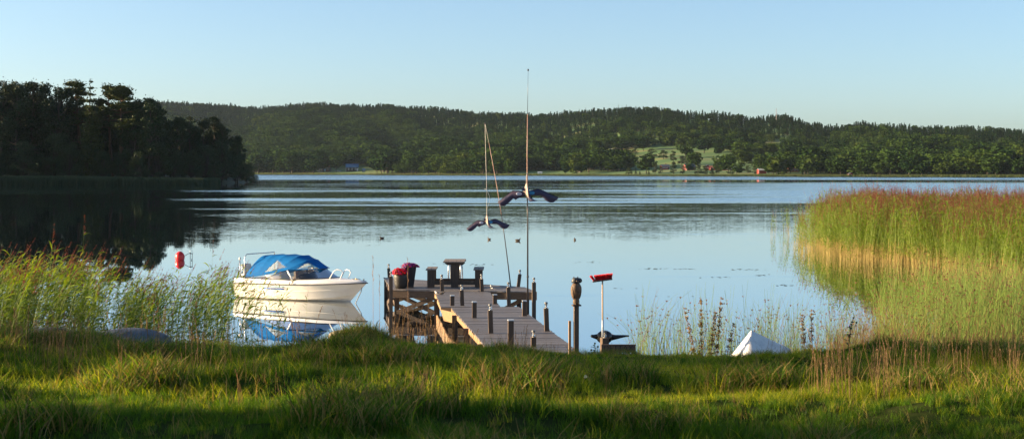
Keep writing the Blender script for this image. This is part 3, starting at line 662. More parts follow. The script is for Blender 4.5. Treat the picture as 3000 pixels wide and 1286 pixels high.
# tall spruces breaking the skyline
PROTO['ridge_spruce'] = [tree_meshes('spruce', 340 + k, 1100, .5, (FS, bark)) for k in range(2)]
for k, (px, top, lb) in enumerate([(1651, 321, 'lone spruce standing above the skyline right of the tall pole'), (1716, 314, 'spruce above the skyline midway to the hill crest'), (1697, 318, 'thin spruce left of the mid skyline spruce'), (1736, 315, 'spruce right of the mid skyline spruce'), (1812, 306, 'tall spruce first on the left of the crest cluster'), (1823, 309, 'second spruce of the crest cluster'), (1835, 306, 'third and tallest spruce of the crest cluster'), (1845, 311, 'fourth spruce of the crest cluster'), (1858, 314, 'last spruce of the left crest cluster'), (1884, 311, 'single spruce between the two crest clusters'), (1921, 307, 'left spruce of the right crest cluster'), (1931, 306, 'middle spruce of the right crest cluster'), (1945, 313, 'right spruce of the right crest cluster'), (1538, 325, 'spruce on the skyline just left of the tall pole top line'), (2428, 362, 'spruce above the low saddle right of the mast hill')]):
    D = shoreD(px); Yd = D * 1.62; _, _, zz, _ = hill_z(np.array([float(px)]), np.array([1.62])); z0 = float(zz[0]); z1 = CH + (HZ - top) * Yd / F
    plant_tree('ridge_spruce', (px - 1500) * Yd / F, Yd, z0, max(8, z1 - z0), .62, lb, 'spruces breaking the skyline')
# ================================================================ houses across the lake
falu = wood('red_boards', (.20, .022, .016), (.28, .035, .024), 2, 2.0, .8); dkred = wood('dark_red_boards', (.10, .025, .02), (.16, .035, .03), 2, 2.0, .8)
whitep = surf('white_paint', (.70, .69, .66), (.82, .81, .78), rough=.6, scale=2, bump=.05); tile = surf('red_tiles', (.15, .035, .025), (.23, .06, .04), rough=.8, scale=3, bump=.2)
slate = surf('dark_roof', (.035, .045, .06), (.07, .085, .11), rough=.55, scale=1.5, bump=.1); bluer = surf('blue_sheet_roof', (.012, .05, .13), (.02, .08, .19), rough=.4, scale=1, bump=.05)
tin = surf('grey_sheet_roof', (.30, .34, .38), (.42, .46, .5), rough=.45, scale=1, bump=.05); glassd = surf('dark_window_glass', (.02, .025, .03), (.05, .06, .07), rough=.08, scale=1, bump=0); darkwood = wood('tarred_boards', (.04, .03, .025), (.08, .06, .05), 2, 2.0)
def house(name, px, py, wpx, hpx, dep, wall, roof, label, cat='house', rz=0.0, pitch=.55, nwin=3, gable_front=False, trim=True, winmat=None, drop=0.3, winh=None):
    x, y, z = hill_at(px, py); W = wpx * y / F; H = hpx * y / F; rh = H * pitch / (1 + pitch); wh = H - rh
    t = thing(name, (x, y, z), rz, label, cat)
    D = dep
    b = MB()
    if gable_front:
        b.box((0, 0, (wh - drop) / 2), (W * .94, D, wh + drop)); b.add([(-W * .47, -D / 2, wh), (W * .47, -D / 2, wh), (0, -D / 2, wh + rh * .93), (-W * .47, D / 2, wh), (W * .47, D / 2, wh), (0, D / 2, wh + rh * .93)], [(0, 1, 2), (3, 5, 4)])
        rf_ = MB()
        for s in (-1, 1): rf_.add([(0, -D / 2 - .4, wh + rh), (s * W * .53, -D / 2 - .4, wh - .25), (s * W * .53, D / 2 + .4, wh - .25), (0, D / 2 + .4, wh + rh), (0, -D / 2 - .4, wh + rh - .18), (s * W * .53, -D / 2 - .4, wh - .43), (s * W * .53, D / 2 + .4, wh - .43), (0, D / 2 + .4, wh + rh - .18)], [(0, 1, 2, 3), (4, 5, 6, 7), (0, 1, 5, 4), (1, 2, 6, 5), (2, 3, 7, 6)])
    else:
        b.box((0, 0, (wh - drop) / 2), (W * .95, D, wh + drop)); b.add([(-W * .475, -D / 2, wh), (-W * .475, D / 2, wh), (-W * .475, 0, wh + rh * .95), (W * .475, -D / 2, wh), (W * .475, D / 2, wh), (W * .475, 0, wh + rh * .95)], [(0, 1, 2), (3, 5, 4)])
        rf_ = MB()
        for s in (-1, 1): rf_.add([(-W / 2, 0, wh + rh), (-W / 2, s * (D / 2 + .4), wh - .1), (W / 2, s * (D / 2 + .4), wh - .1), (W / 2, 0, wh + rh), (-W / 2, 0, wh + rh - .18), (-W / 2, s * (D / 2 + .4), wh - .28), (W / 2, s * (D / 2 + .4), wh - .28), (W / 2, 0, wh + rh - .18)], [(0, 1, 2, 3), (4, 5, 6, 7), (0, 1, 5, 4), (1, 2, 6, 5), (2, 3, 7, 6), (0, 3, 7, 4)])
    wl = b.build('wall', wall, t); rr = rf_.build('roof', roof, t)
    if cat == 'house': MB().box((W * .12, .3, wh + rh + .25), (.6, .6, 1.1)).build('chimney', tile, rr)
    if trim:
        for s in (-1, 1): MB().box((s * W * .47, -D / 2 - .02, wh / 2), (.22, .12, wh)).build('corner_board', whitep, t)
    for k in range(nwin):
        wx = (-.5 + (k + .5) / nwin) * W * .8; ww = min(1.5, W * .6 / max(nwin, 1)); h2 = winh or wh * .42
        fr_ = MB().box((wx, -D / 2 - .04, wh * .55), (ww, .10, h2)).build('window', winmat or whitep, t)
        MB().box((wx, -D / 2 - .10, wh * .55), (ww * .7, .04, h2 * .7)).build('pane', (glassd if winmat is None else winmat), fr_)
    if cat in ('barn', 'house'):
        MB().box((W * .40, -D / 2 - .05, wh * .36), (min(1.2, W * .14), .10, wh * .72)).build('door', darkwood if wall is not darkwood else whitep, t)
    return t
house('white_house', 820, 463, 30, 14, 7, whitep, tile, 'white house with a red roof half hidden in the wood, highest on the left', rz=.25)
house('villa', 943, 502, 24, 28, 8, whitep, tile, 'tall villa with a white gable and red roof by the far left shore', rz=-.35, pitch=.4)
house('red_roof_house', 962, 502, 14, 22, 7, dkred, tile, 'narrow dark red house with red roof right behind the tall villa', rz=0, pitch=.6)
house('blue_roof_house', 1032, 502, 38, 22, 8, darkwood, bluer, 'dark two-storey house with a wide blue roof by the far shore', rz=.05, pitch=.9)
house('blue_cabin', 1066, 504, 9, 10, 4, bluer, bluer, 'tiny blue cabin right of the blue roofed house', cat='cabin', nwin=1, trim=False)
house('boathouse', 940, 506.5, 10, 7, 5, darkwood, slate, 'small dark boathouse with pale gable edge below the tall villa', cat='boathouse', gable_front=True, nwin=1)
house('red_cottage', 1250, 499, 20, 13, 6, dkred, tile, 'dark red cottage half hidden in trees left of the leaning pole', cat='cottage', nwin=2)
house('lake_hut', 1296, 504, 13, 8, 5, dkred, slate, 'low brown hut at the shore right of the dark red cottage', cat='hut', nwin=1, trim=False)
house('shore_shed', 1582, 509, 14, 6, 5, whitep, tin, 'pale low shed at the foot of the wood right of the tall pole', cat='shed', nwin=1)
house('tin_roof_shed', 1697, 505, 14, 11, 6, darkwood, tin, 'dark shed with a pale blue-grey slanted roof under the trees', cat='shed', nwin=0, rz=-.5)
house('long_red_house', 1948, 497, 25, 15, 7, falu, slate, 'bright red house with three white windows and a dark roof', rz=.03, pitch=.55, winh=1.3)
house('red_barn', 2019, 499, 32, 19, 9, dkred, slate, 'large dark red barn with a lit left gable and dark roof', cat='barn', rz=.35, nwin=2, pitch=.8)
house('small_red_barn', 2072, 498, 14, 15, 7, dkred, slate, 'small dark barn with gable to the lake among the round trees', cat='barn', gable_front=True, nwin=1)
house('low_red_barn', 2100, 498, 44, 12, 7, falu, tile, 'long low red barn with brown roof in the middle of the farm', cat='barn', nwin=4, pitch=.7)
house('gabled_red_barn', 2122, 499, 22, 15, 8, dkred, slate, 'dark red barn with its gable facing the lake beside the long low barn', cat='barn', gable_front=True, nwin=2)
house('white_gable_house', 2143, 497, 20, 13, 7, whitep, whitep, 'white gabled house behind a round tree at the right of the farm', gable_front=True, nwin=1)
house('open_shed', 2231, 509, 24, 15, 8, falu, tin, 'shed with grey sheet roof on posts and a red end wall', cat='shed', nwin=0, rz=.1, pitch=.45)
house('dark_red_house', 2325, 504, 34, 22, 9, dkred, tile, 'large house with a broad dark red hipped roof far right of the farm', rz=0, pitch=.9, nwin=3)
house('red_shed', 2301, 507, 11, 12, 5, falu, tile, 'small bright red shed in front of the large dark red roof', cat='shed', nwin=1)
house('red_boathouse', 2491, 518, 14, 12, 5, falu, slate, 'red boathouse at the water in the right wood', cat='boathouse', gable_front=True, nwin=1)
# cars and boats on the far shore
carw = surf('car_paint', (.72, .74, .76), (.8, .82, .84), rough=.25, scale=1, bump=0, coat=.6)
rub = surf('rubber', (.015, .015, .016), (.03, .03, .03), rough=.8, scale=20, bump=.1)
def car(px, py, label, rz):
    x, y, z = hill_at(px, py); t = thing('parked_car', (x, y, z), rz, label, 'car', 'white cars parked across the lake')
    b = MB(); P = []
    for (X, w_, z0, z1) in ((-2.1, .78, .45, .75), (-1.9, .86, .3, .98), (-1.2, .9, .25, 1.02), (0, .9, .25, 1.0), (1.2, .9, .25, .92), (1.95, .84, .3, .8), (2.15, .7, .45, .65)):
        P.append([(X, -w_, z0), (X, w_, z0), (X, w_, (z0 + z1) / 2), (X, w_ * .9, z1), (X, -w_ * .9, z1), (X, -w_, (z0 + z1) / 2)])
    b.grid(P, True); b.build('body', carw, t)
    c = MB(); c.grid([[(X, -.8 * k, 1.0), (X, .8 * k, 1.0), (X2, .68 * k, z1), (X2, -.68 * k, z1)] for X, X2, k, z1 in ((-1.8, -1.5, .9, 1.02), (-1.5, -1.2, 1, 1.45), (.2, 0, 1, 1.48), (1.0, .95, .95, 1.0))], True); c.build('cabin', glassd, t)
    for X in (-1.35, 1.35):
        for s in (-1, 1): MB().lathe([(.1, -.1), (.32, -.1), (.32, .1), (.1, .1)], (X, s * .82, .32), 14, Matrix.Rotation(R(90), 4, 'X')).build('wheel', rub, t)
car(986, 503, 'left one of two white cars parked on the far shore below the villa', .5); car(995, 503, 'right one of two white cars parked on the far shore below the villa', .3)
# power poles and the mast
poleg = wood('grey_pole', (.25, .23, .2), (.42, .4, .36), 2, 3)
for px, py, hp, lb in ((1793, 466, 27, 'pale power pole with a cross arm in front of the left field'), (2204, 451, 18, 'pale power pole with two heads on the slope right of the fields')):
    x, y, z = hill_at(px, py); H = hp * y / F + 1; t = thing('power_pole', (x, y, z), 0, lb, 'power pole', 'power poles across the lake')
    MB().tube([(0, 0, -.5), (0, 0, H)], [.3, .2], 8).build('pole', poleg, t); MB().box((-.8, 0, H - .5), (3.6, .2, .22)).build('cross_arm', poleg, t)
    for s in (-2.2, -.6, .8): MB().lathe([(.1, 0), (.16, .2), (.08, .45)], (s, 0, H - .4), 8).build('insulator', whitep, t)
mastm = surf('mast_steel', (.30, .26, .26), (.45, .40, .40), rough=.5, scale=1, bump=0)
px = 2274; D = shoreD(px) * 1.64; zz = float(hill_z(np.array([float(px)]), np.array([1.64]))[2][0]); ztop = CH + (HZ - 319) * D / F
t = thing('radio_mast', ((px - 1500) * D / F, D, zz), 0, 'thin radio mast standing alone on the right hilltop', 'mast'); hm = ztop - zz
b = MB()
for a in range(3):
    cx, cy_ = .55 * math.cos(a * 2.094), .55 * math.sin(a * 2.094); b.tube([(cx, cy_, 0), (cx * .6, cy_ * .6, hm)], .09, 5)
for k in range(14):
    z0 = hm * k / 14
    for a in range(3): b.tube([(.5 * math.cos(a * 2.094), .5 * math.sin(a * 2.094), z0), (.45 * math.cos(a * 2.094 + 2.094), .45 * math.sin(a * 2.094 + 2.094), z0 + hm / 14)], .06, 4)
b.build('lattice', mastm, t)
for k, f_ in enumerate((.97, .86, .72)): MB().box((0, -.6, hm * f_), (.7, .5, 1.3)).build('antenna', mastm, t)

def skiff(name, px, py, Lb, label, hullm, rz, cat='boat', group=None):
    x, y, z = at(px, py, 0); t = thing(name, (x, y, 0), rz, label, cat, group); P = []; Q = []
    for k in range(9):
        u = k / 8; s = (u - .5) * Lb; w_ = Lb * .17 * (1 - max(0, (u - .35) / .65) ** 2.2) * (1 if u > 0 else .85); h = Lb * (.075 + .05 * max(0, u - .5)); w_ = max(w_, .015)
        P.append([(s, -w_, h), (s, -w_ * .85, h * .35), (s, -w_ * .4, -.1), (s, 0, -.14), (s, w_ * .4, -.1), (s, w_ * .85, h * .35), (s, w_, h)])
    hb = MB(); hb.grid(P); hb.add(P[0], [tuple(range(7))]); hb = hb.build('hull', hullm, t); thick(hb, .03)
    g = MB(); g.tube([r[0] for r in P], .03, 5); g.tube([r[6] for r in P], .03, 5); g.build('gunwale', whitep, t)
    for u in (.3, .6): MB().box(((u - .5) * Lb, 0, Lb * .05), (.25, Lb * .3, .03)).build('thwart', whitep, t)
    return t
skiff('moored_boat', 1308, 511.6, 7.0, 'small white boat low at the far shore left of the leaning pole', whitep, .2, group='boats along the far shore')
skiff('moored_boat', 1399, 513.2, 5.5, 'tiny white boat on the far shore, right one of the two', whitep, .1, group='boats along the far shore')
bluep = surf('blue_paint', (.03, .30, .42), (.05, .38, .5), rough=.4, scale=3, bump=.05)
ob = skiff('rowing_boat', 2512, 637.5, 3.3, 'blue and white rowing boat seen through the reed plumes', bluep, math.pi + .12)
X0, Y0 = ob.location.x, ob.location.y
# orange crate in the boat
oran = surf('orange_plastic', (.62, .22, .02), (.75, .30, .04), rough=.45, scale=4, bump=.05)
t = thing('crate', (X0 + .95, Y0 - .12, .22), .1, 'orange crate lying in the rowing boat behind the reeds', 'crate'); b = MB()
for s in (-1, 1): b.box((0, s * .16, .09), (.62, .02, .2)); b.box((s * .3, 0, .09), (.02, .30, .2))
b.box((0, 0, .01), (.6, .32, .02)); b.build('shell', oran, t)
# seated rower
skin = surf('skin', (.42, .22, .15), (.52, .30, .2), rough=.55, scale=20, bump=.05); knit = surf('pale_knit', (.55, .5, .42), (.68, .62, .5), rough=.85, scale=30, bump=.3)
def person_sitting(x, y, z, label):
    t = thing('person', (x, y, z), R(180), label, 'person')
    J = [((0, 0, .10), .15), ((0, 0, .28), .13), ((.02, 0, .48), .16), ((.03, 0, .60), .07), ((.05, 0, .72), .085), ((.06, 0, .82), .075)]
    vs = [j[0] for j in J]; rd = [j[1] for j in J]; es = [(0, 1), (1, 2), (2, 3), (3, 4), (4, 5)]
    for s in (-1, 1):
        k = len(vs); vs += [(.02, s * .19, .52), (.08, s * .24, .28), (.30, s * .16, .22), (.38, s * .14, .22)]; rd += [.065, .05, .038, .03]; es += [(2, k), (k, k + 1), (k + 1, k + 2), (k + 2, k + 3)]
        for f_ in range(5):                             # fingers closed on the oar handle
            q = len(vs); vs += [(.41, s * (.11 + .014 * f_), .235), (.425, s * (.11 + .014 * f_), .205), (.40, s * (.11 + .014 * f_), .19)]; rd += [.010, .009, .008]; es += [(k + 3, q), (q, q + 1), (q + 1, q + 2)]
        k = len(vs); vs += [(.12, s * .10, .06), (.45, s * .13, .16), (.55, s * .12, -.12), (.64, s * .12, -.14)]; rd += [.085, .06, .045, .035]; es += [(0, k), (k, k + 1), (k + 1, k + 2), (k + 2, k + 3)]
    me = bpy.data.meshes.new('body'); me.from_pydata(vs, es, []); me.materials.append(skin); o = mobj('body', me, t)
    sk = o.modifiers.new('skin', 'SKIN'); lay = me.skin_vertices[0].data
    for i, r_ in enumerate(rd): lay[i].radius = (r_, r_)
    lay[0].use_root = True; sub = o.modifiers.new('sub', 'SUBSURF'); sub.levels = sub.render_levels = 1
    s_ = MB(); s_.grid([[(cx + rx_ * math.cos(a), ry_ * math.sin(a), zz) for a in np.linspace(0, 6.28, 15)[:-1]] for cx, rx_, ry_, zz in ((0, .16, .19, .06), (0, .145, .17, .28), (.02, .16, .21, .46), (.03, .12, .20, .55), (.03, .08, .09, .60))], True); s_.build('sweater', knit, t)
    c_ = MB(); c_.lathe([(.10, 0), (.104, .03), (.095, .08), (.05, .12), (.005, .13)], (.055, 0, .78), 14); c_.ball((.16, 0, .79), (.08, .075, .012), 10, 4); c_.build('cap', oran, t)
    f_ = MB(); f_.ball((.145, 0, .725), (.022, .014, .02), 8, 5); f_.ball((.135, .033, .755), .011, 8, 5); f_.ball((.135, -.033, .755), .011, 8, 5); f_.ball((.05, .088, .735), (.02, .012, .03), 8, 5); f_.ball((.05, -.088, .735), (.02, .012, .03), 8, 5); f_.build('face', skin, t)
    h_ = MB(); h_.ball((.02, 0, .755), (.092, .094, .075), 12, 8); h_.build('hair', surf('fair_hair', (.35, .22, .1), (.5, .34, .16), rough=.7, scale=40, bump=.3), t)
    return t
person_sitting(X0 + 1.05, Y0 + .1, .28, 'person in an orange cap and pale sweater rowing behind the reed bed')
oarw = wood('oar_wood', (.45, .30, .14), (.58, .40, .2), 0, 4)
for s in (-1, 1):
    t = thing('oar', (X0 + .55, Y0 + s * .5, .32), 0, 'pale oar on the %s side of the rowing boat' % ('camera' if s < 0 else 'far'), 'oar'); MB().tube([(.12, -s * .22, .18), (-.1, 0, .08), (-.8, s * .75, -.22)], .018, 6).build('shaft', oarw, t)
    MB().box((-.95, s * .88, -.28), (.4, .12, .02), rz=-s * .75, ry=.4).build('blade', oarw, t)
# ================================================================ jetty
wd = wood('weathered_deck', (.078, .069, .066), (.215, .195, .188), 0, 5.0, .55, .22); wdark = wood('weathered_beam', (.045, .028, .019), (.10, .066, .045), 0, 4.0); wpost = wood('weathered_post', (.06, .038, .026), (.14, .092, .060), 2, 4.0)
wgold = wood('edge_board', (.22, .13, .06), (.36, .23, .11), 0, 4.0); wtab = wood('table_wood', (.05, .032, .023), (.11, .074, .052), 2, 4.0); wtop = wood('plank_top', (.12, .095, .08), (.24, .195, .165), 1, 4.0)  # wgold has the low sun's gold mixed into the board colour
DZ = .65
jx, jy = -1.4, 40.0
jet = thing('jetty', (jx, jy, 0), 0, 'weathered wooden jetty with a walkway and a wide end platform on cross-braced piles', 'jetty')
pal = np.random.default_rng(5)
def deck_boards(name, poly, d, mat_, bw=.12, gap=.012, th=.035):
    """boards laid along direction d inside a convex polygon, each a little different in height and length"""
    d = Vector((d[0], d[1])).normalized(); nrm = Vector((-d.y, d.x)); pr = [nrm.dot(Vector(p)) for p in poly]; b = MB(); v = min(pr) + .004
    while v < max(pr) - .02:
        w_ = min(bw - gap, max(pr) - v); cuts = []
        for vv in (v, v + w_):
            xs_ = []
            for i in range(len(poly)):
                p, q_ = Vector(poly[i]), Vector(poly[(i + 1) % len(poly)]); a, c = nrm.dot(p), nrm.dot(q_)
                if (a - vv) * (c - vv) <= 0 and abs(a - c) > 1e-9:
                    s = (vv - a) / (c - a); xs_.append(d.dot(p + (q_ - p) * s))
            cuts.append((min(xs_), max(xs_)) if len(xs_) >= 2 else None)
        if cuts[0] and cuts[1]:
            zt = DZ + pal.uniform(-.004, .004); e = pal.uniform(-.012, .012)
            c = [d * (cuts[0][0] - e) + nrm * v, d * (cuts[0][1] + e) + nrm * v, d * (cuts[1][1] + e) + nrm * (v + w_), d * (cuts[1][0] - e) + nrm * (v + w_)]
            vs = [(p.x, p.y, zt - th) for p in c] + [(p.x, p.y, zt) for p in c]; b.add(vs, [(3, 2, 1, 0), (4, 5, 6, 7), (0, 1, 5, 4), (1, 2, 6, 5), (2, 3, 7, 6), (3, 0, 4, 7)], False)
        v += bw
    return b.build(name, mat_, jet, world=True)
PFL, PFR, PBR, PBL = (-3.42, 40.5), (.69, 39.7), (.36, 41.35), (-4.07, 45.1)
deck_boards('platform_deck', [PFL, PFR, PBR, PBL], (4.1, -.8), wd)
WA = [(-2.17, 39.98), (-1.755, 35.22), (-.30, 35.35), (-.62, 39.7)]; deck_boards('walkway_deck', [WA[0], WA[1], WA[2], WA[3]], (1, -.06), wd)
WB2 = [(-1.51, 35.2), (-.12, 24.3), (1.52, 24.3), (.17, 35.35)]; deck_boards('walkway_deck', WB2, (1, .02), wd)
def board(name, a, b, w_, h, m): MB().beam(a, b, w_, h).build(name, m, jet, world=True)
zt = DZ - .037
for a, b in (((PFL[0], PFL[1] + .05), (PFR[0], PFR[1] + .05)), ((PBL[0] + .05, PBL[1] - .06), (PBR[0], PBR[1] - .06)), ((PFL[0] + .06, PFL[1] + .1), (PBL[0] + .08, PBL[1] - .1)), ((PFR[0] - .06, PFR[1] + .1), (PBR[0] - .04, PBR[1] - .1))):
    board('beam', (a[0], a[1], zt - .10), (b[0], b[1], zt - .10), .06, .20, wdark)
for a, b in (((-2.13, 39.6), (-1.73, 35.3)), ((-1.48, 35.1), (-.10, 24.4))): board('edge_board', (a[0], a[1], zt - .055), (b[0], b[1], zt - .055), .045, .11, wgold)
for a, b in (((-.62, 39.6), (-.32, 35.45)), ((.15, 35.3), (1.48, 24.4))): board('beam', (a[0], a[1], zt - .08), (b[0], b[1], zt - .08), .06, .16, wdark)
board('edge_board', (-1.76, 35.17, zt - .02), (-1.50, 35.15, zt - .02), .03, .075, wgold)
# skirting panel where the walkway steps out, sunlit gold in its colour
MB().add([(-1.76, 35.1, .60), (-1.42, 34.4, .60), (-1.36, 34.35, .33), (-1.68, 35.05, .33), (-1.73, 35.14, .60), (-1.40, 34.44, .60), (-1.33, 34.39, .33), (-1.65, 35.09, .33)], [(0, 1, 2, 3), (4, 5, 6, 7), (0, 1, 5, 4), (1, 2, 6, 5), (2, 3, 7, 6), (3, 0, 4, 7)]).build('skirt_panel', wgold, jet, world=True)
piles = [(-3.30, 40.75), (-3.75, 43.5), (-3.95, 44.7), (-2.15, 40.5), (-2.3, 43.2), (-.6, 40.2), (-.5, 41.6), (.42, 40.0), (.2, 41.2), (-2.0, 38.0), (-.62, 37.6), (-1.66, 35.3), (-.22, 35.5), (-1.35, 33.6), (.28, 33.8), (-.98, 30.8), (.66, 31.0), (-.6, 28.0), (1.0, 28.2)]
for x, y in piles: MB().beam((x, y, -1.2), (x, y, zt - .005), .13, .13).build('pile', wdark, jet, world=True)
for a, b in (((-3.30, 40.66, .50), (-2.12, 40.42, -.05)), ((-3.28, 40.60, -.02), (-2.12, 40.36, .46)), ((-2.10, 40.40, .50), (-.62, 40.12, -.02)), ((-3.78, 43.4, .5), (-2.3, 43.1, -.02)), ((-3.78, 43.46, -.02), (-2.3, 43.16, .5)), ((-.55, 40.15, -.05), (.42, 39.93, .48)), ((-3.30, 40.9, .0), (-3.75, 43.4, .5)), ((-3.36, 40.9, .5), (-3.8, 43.4, .0)), ((-2.3, 43.0, 0), (-2.13, 40.6, .5))):
    board('brace', a, b, .035, .12, wdark)
for k, (a, b) in enumerate((((-3.35, 41.5), (.45, 40.75)), ((-3.6, 42.8), (-.9, 42.2)))): board('beam', (a[0], a[1], zt - .09), (b[0], b[1], zt - .09), .06, .18, wdark)
# curved plank lying against the piles at the waterline, the sun's gold put in its colour
cp = [(-2.05, 38.6, .05), (-1.92, 37.2, .06), (-1.75, 35.8, .05), (-1.62, 34.4, .03), (-1.48, 33.2, .02), (-1.30, 32.3, .0)]
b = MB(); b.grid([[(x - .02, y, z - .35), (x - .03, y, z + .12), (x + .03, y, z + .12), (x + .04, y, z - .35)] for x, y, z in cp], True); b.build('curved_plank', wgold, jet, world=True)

# ---- posts with solar lamps, bare posts with caps
lampglass, t_, o_ = nt('clear_glass'); g_ = N(t_, 'ShaderNodeBsdfGlass', Roughness=.05, IOR=1.35); L(t_, g_.outputs[0], o_.inputs['Surface'])
steel = surf('brushed_steel', (.42, .42, .43), (.6, .6, .6), rough=.3, scale=20, bump=.02, metallic=.9); capm = surf('grey_cap', (.10, .105, .11), (.17, .175, .18), rough=.4, scale=9, bump=.02)
capw = surf('pale_cap', (.40, .45, .50), (.55, .60, .66), rough=.35, scale=9, bump=.02); plast = surf('frosted_tube', (.42, .40, .36), (.56, .53, .48), rough=.4, scale=9, bump=0)
def post_base(px, py): return at(px, py, DZ)
def lamp_post(x, y, z0, z1, label, w_=.095, lean=(0, 0), rz=.10, group='lamp posts along the jetty'):
    t = thing('lamp_post', (x, y, z0), rz, label, 'lamp post', group); h = z1 - z0; tx, ty = lean
    b = MB(); P = []
    for u in (0, .5, 1):
        cx, cy_ = tx * u, ty * u; P.append([(cx - w_ / 2, cy_ - w_ / 2, h * u), (cx + w_ / 2, cy_ - w_ / 2, h * u), (cx + w_ / 2, cy_ + w_ / 2, h * u), (cx - w_ / 2, cy_ + w_ / 2, h * u)])
    b.grid(P, True, False); b.add(P[-1], [(0, 1, 2, 3)]); b.add(P[0], [(3, 2, 1, 0)]); b.build('post', wpost, t)
    l_ = MB(); l_.lathe([(.028, 0), (.030, .012), (.012, .014), (.012, .095), (.02, .098)], (tx, ty, h), 10); lo = l_.build('lamp', plast, t)
    MB().lathe([(.031, .015), (.031, .095)], (tx, ty, h), 12).build('glass', lampglass, lo)
    MB().lathe([(.034, .093), (.036, .100), (.036, .125), (.030, .132)], (tx, ty, h), 12).build('cap', capm, lo); return t
def cz(cx, cy_): return (1080 + cx * .3261, 700 + cy_ * .3261)
def ztop(py, Y): return CH + (HZ - py) * Y / F
LPs = [(185, 338, 262, 'lamp post at the far left corner of the platform, left of the petunias', None), (595, 372, 313, 'lamp post half hidden behind the left bench', None), (663, 466, 362, 'lamp post standing in front of the base of the picnic table', None),
       (1020, 470, 358, 'lamp post touching the right edge of the right bench', None), (843, 598, 458, 'lamp post on the left of the narrow walkway just before the platform', None), (1262, 581, 434, 'lamp post with the leaning kite pole rising behind it', None),
       (1340, 428, 318, 'slightly leaning lamp post alone on the far right edge of the platform', (.06, 0)), (1100, 845, 640, 'lamp post in the middle of the walkway between two capped posts', None), (1602, 826, 622, 'lamp post on the right edge of the walkway nearest the owl', None)]
for cx, cb, ct, lb, ln in LPs:
    px, py = cz(cx, cb); x, y, _ = post_base(px, py); _, pt = cz(cx, ct); lamp_post(x, y, DZ - .1, ztop(pt, y), lb, lean=ln or (-.02, 0))
x, y, _ = atY(cz(200, 0)[0], 0, 40.38); lamp_post(x, y, -1.0, ztop(cz(0, 335)[1], y), 'tall lamp post rising from the water at the near left corner of the platform', w_=.105)
x, y, _ = atY(cz(1485, 0)[0], 0, 39.55); lamp_post(x, y, -1.0, ztop(cz(0, 390)[1], y), 'lamp post rising from the water at the right end of the platform', w_=.105)
x, y, _ = at(1563, 1015, DZ); lamp_post(x, y, DZ - .2, ztop(cz(0, 880)[1], y), 'short lamp post deep in the grass near the shore end of the walkway')
x, y = atY(1771, 0, 25.4)[:2]; lamp_post(x, y, .35, ztop(989, y), 'short lamp post with the upturned red broom leaning on it', w_=.125, rz=.3)
def cap_post(cx, cb, ct, label, w_=.10):
    px, py = cz(cx, cb); x, y, _ = post_base(px, py); z1 = ztop(cz(cx, ct)[1], y); t = thing('capped_post', (x, y, DZ - .1), .10, label, 'post', 'capped posts along the jetty'); h = z1 - DZ + .1
    MB().box((0, 0, h / 2 - .01), (w_, w_, h - .02)).build('post', wpost, t); MB().box((0, 0, h - .004), (w_ + .012, w_ + .012, .022), bev=.006).build('cap', capw, t)
for a in ((752, 598, 507, 'short capped post on the left edge of the narrow walkway'), (950, 708, 564, 'capped post left of the middle of the walkway, second from the near end'), (1135, 582, 499, 'short capped post right of the narrow walkway where it meets the wide one'), (1400, 691, 554, 'capped post right beside the foot of the tall kite pole'), (1277, 985, 726, 'nearest and tallest capped post, foot in the shore grass', .105)): cap_post(*a)

# ---- picnic table
tbx, tby = atY(1332, 0, 41.2)[:2]
tb = thing('picnic_table', (tbx, tby, DZ), 0, 'brown wooden pedestal table in the middle of the platform, seen end-on', 'table')
TT = .75
b = MB()
for k in range(5): b.box((-.25 + k * .125 - .02, .55, TT - .015), (.118, 1.35, .032))
b.build('tabletop', wtop, tb)
for y in (.0, 1.05): MB().add([(-.22, y - .03, TT - .10), (.24, y - .03, TT - .10), (.31, y - .03, TT - .034), (-.30, y - .03, TT - .034), (-.22, y + .03, TT - .10), (.24, y + .03, TT - .10), (.31, y + .03, TT - .034), (-.30, y + .03, TT - .034)], [(0, 1, 2, 3), (7, 6, 5, 4), (0, 4, 5, 1), (1, 5, 6, 2), (2, 6, 7, 3), (3, 7, 4, 0)]).build('bearer', wtab, tb)
for y in (.0, 1.05):
    b = MB(); b.box((-.055, y, (TT - .1) / 2), (.108, .10, TT - .1)); b.box((.057, y, (TT - .1) / 2), (.108, .10, TT - .1)); b.build('leg', wtab, tb)
b = MB(); b.box((0, .0, .13), (1.30, .07, .10)); b.build('rail', wtab, tb); MB().box((0, 1.05, .13), (1.30, .07, .10)).build('rail', wtab, tb)
for s, lb in ((-1, 'left bench'), (1, 'right bench')):
    cx = s * .69 + (0 if s < 0 else -.0)
    b = MB(); b.box((cx - .075, .52, .512), (.14, 1.2, .03)); b.box((cx + .075, .52, .512), (.14, 1.2, .03)); st = b.build('bench_seat', wtop, tb)
    for y in (.0, 1.0):
        b = MB(); b.box((cx - .052, y, .248), (.10, .10, .496)); b.box((cx + .052, y, .248), (.10, .10, .496)); b.build('bench_leg', wtab, tb)

# ---- bathing ladder behind the table
lx, ly = atY(1335, 0, 43.35)[:2]; t = thing('bathing_ladder', (lx, ly, DZ), -.15, 'stainless bathing ladder rails rising behind the picnic table', 'ladder')
for s in (-1, 1):
    b = MB(); b.tube([(s * .19, -.2, 0), (s * .185, -.2, .40), (s * .18, -.14, .56), (s * .18, -.02, .58), (s * .18, .1, .45), (s * .185, .16, 0), (s * .19, .18, -1.2)], .019, 8); b.build('rail', steel, t)
for k in range(4): MB().box((0, .17, -.25 - .27 * k), (.38, .06, .02)).build('step', steel, t)

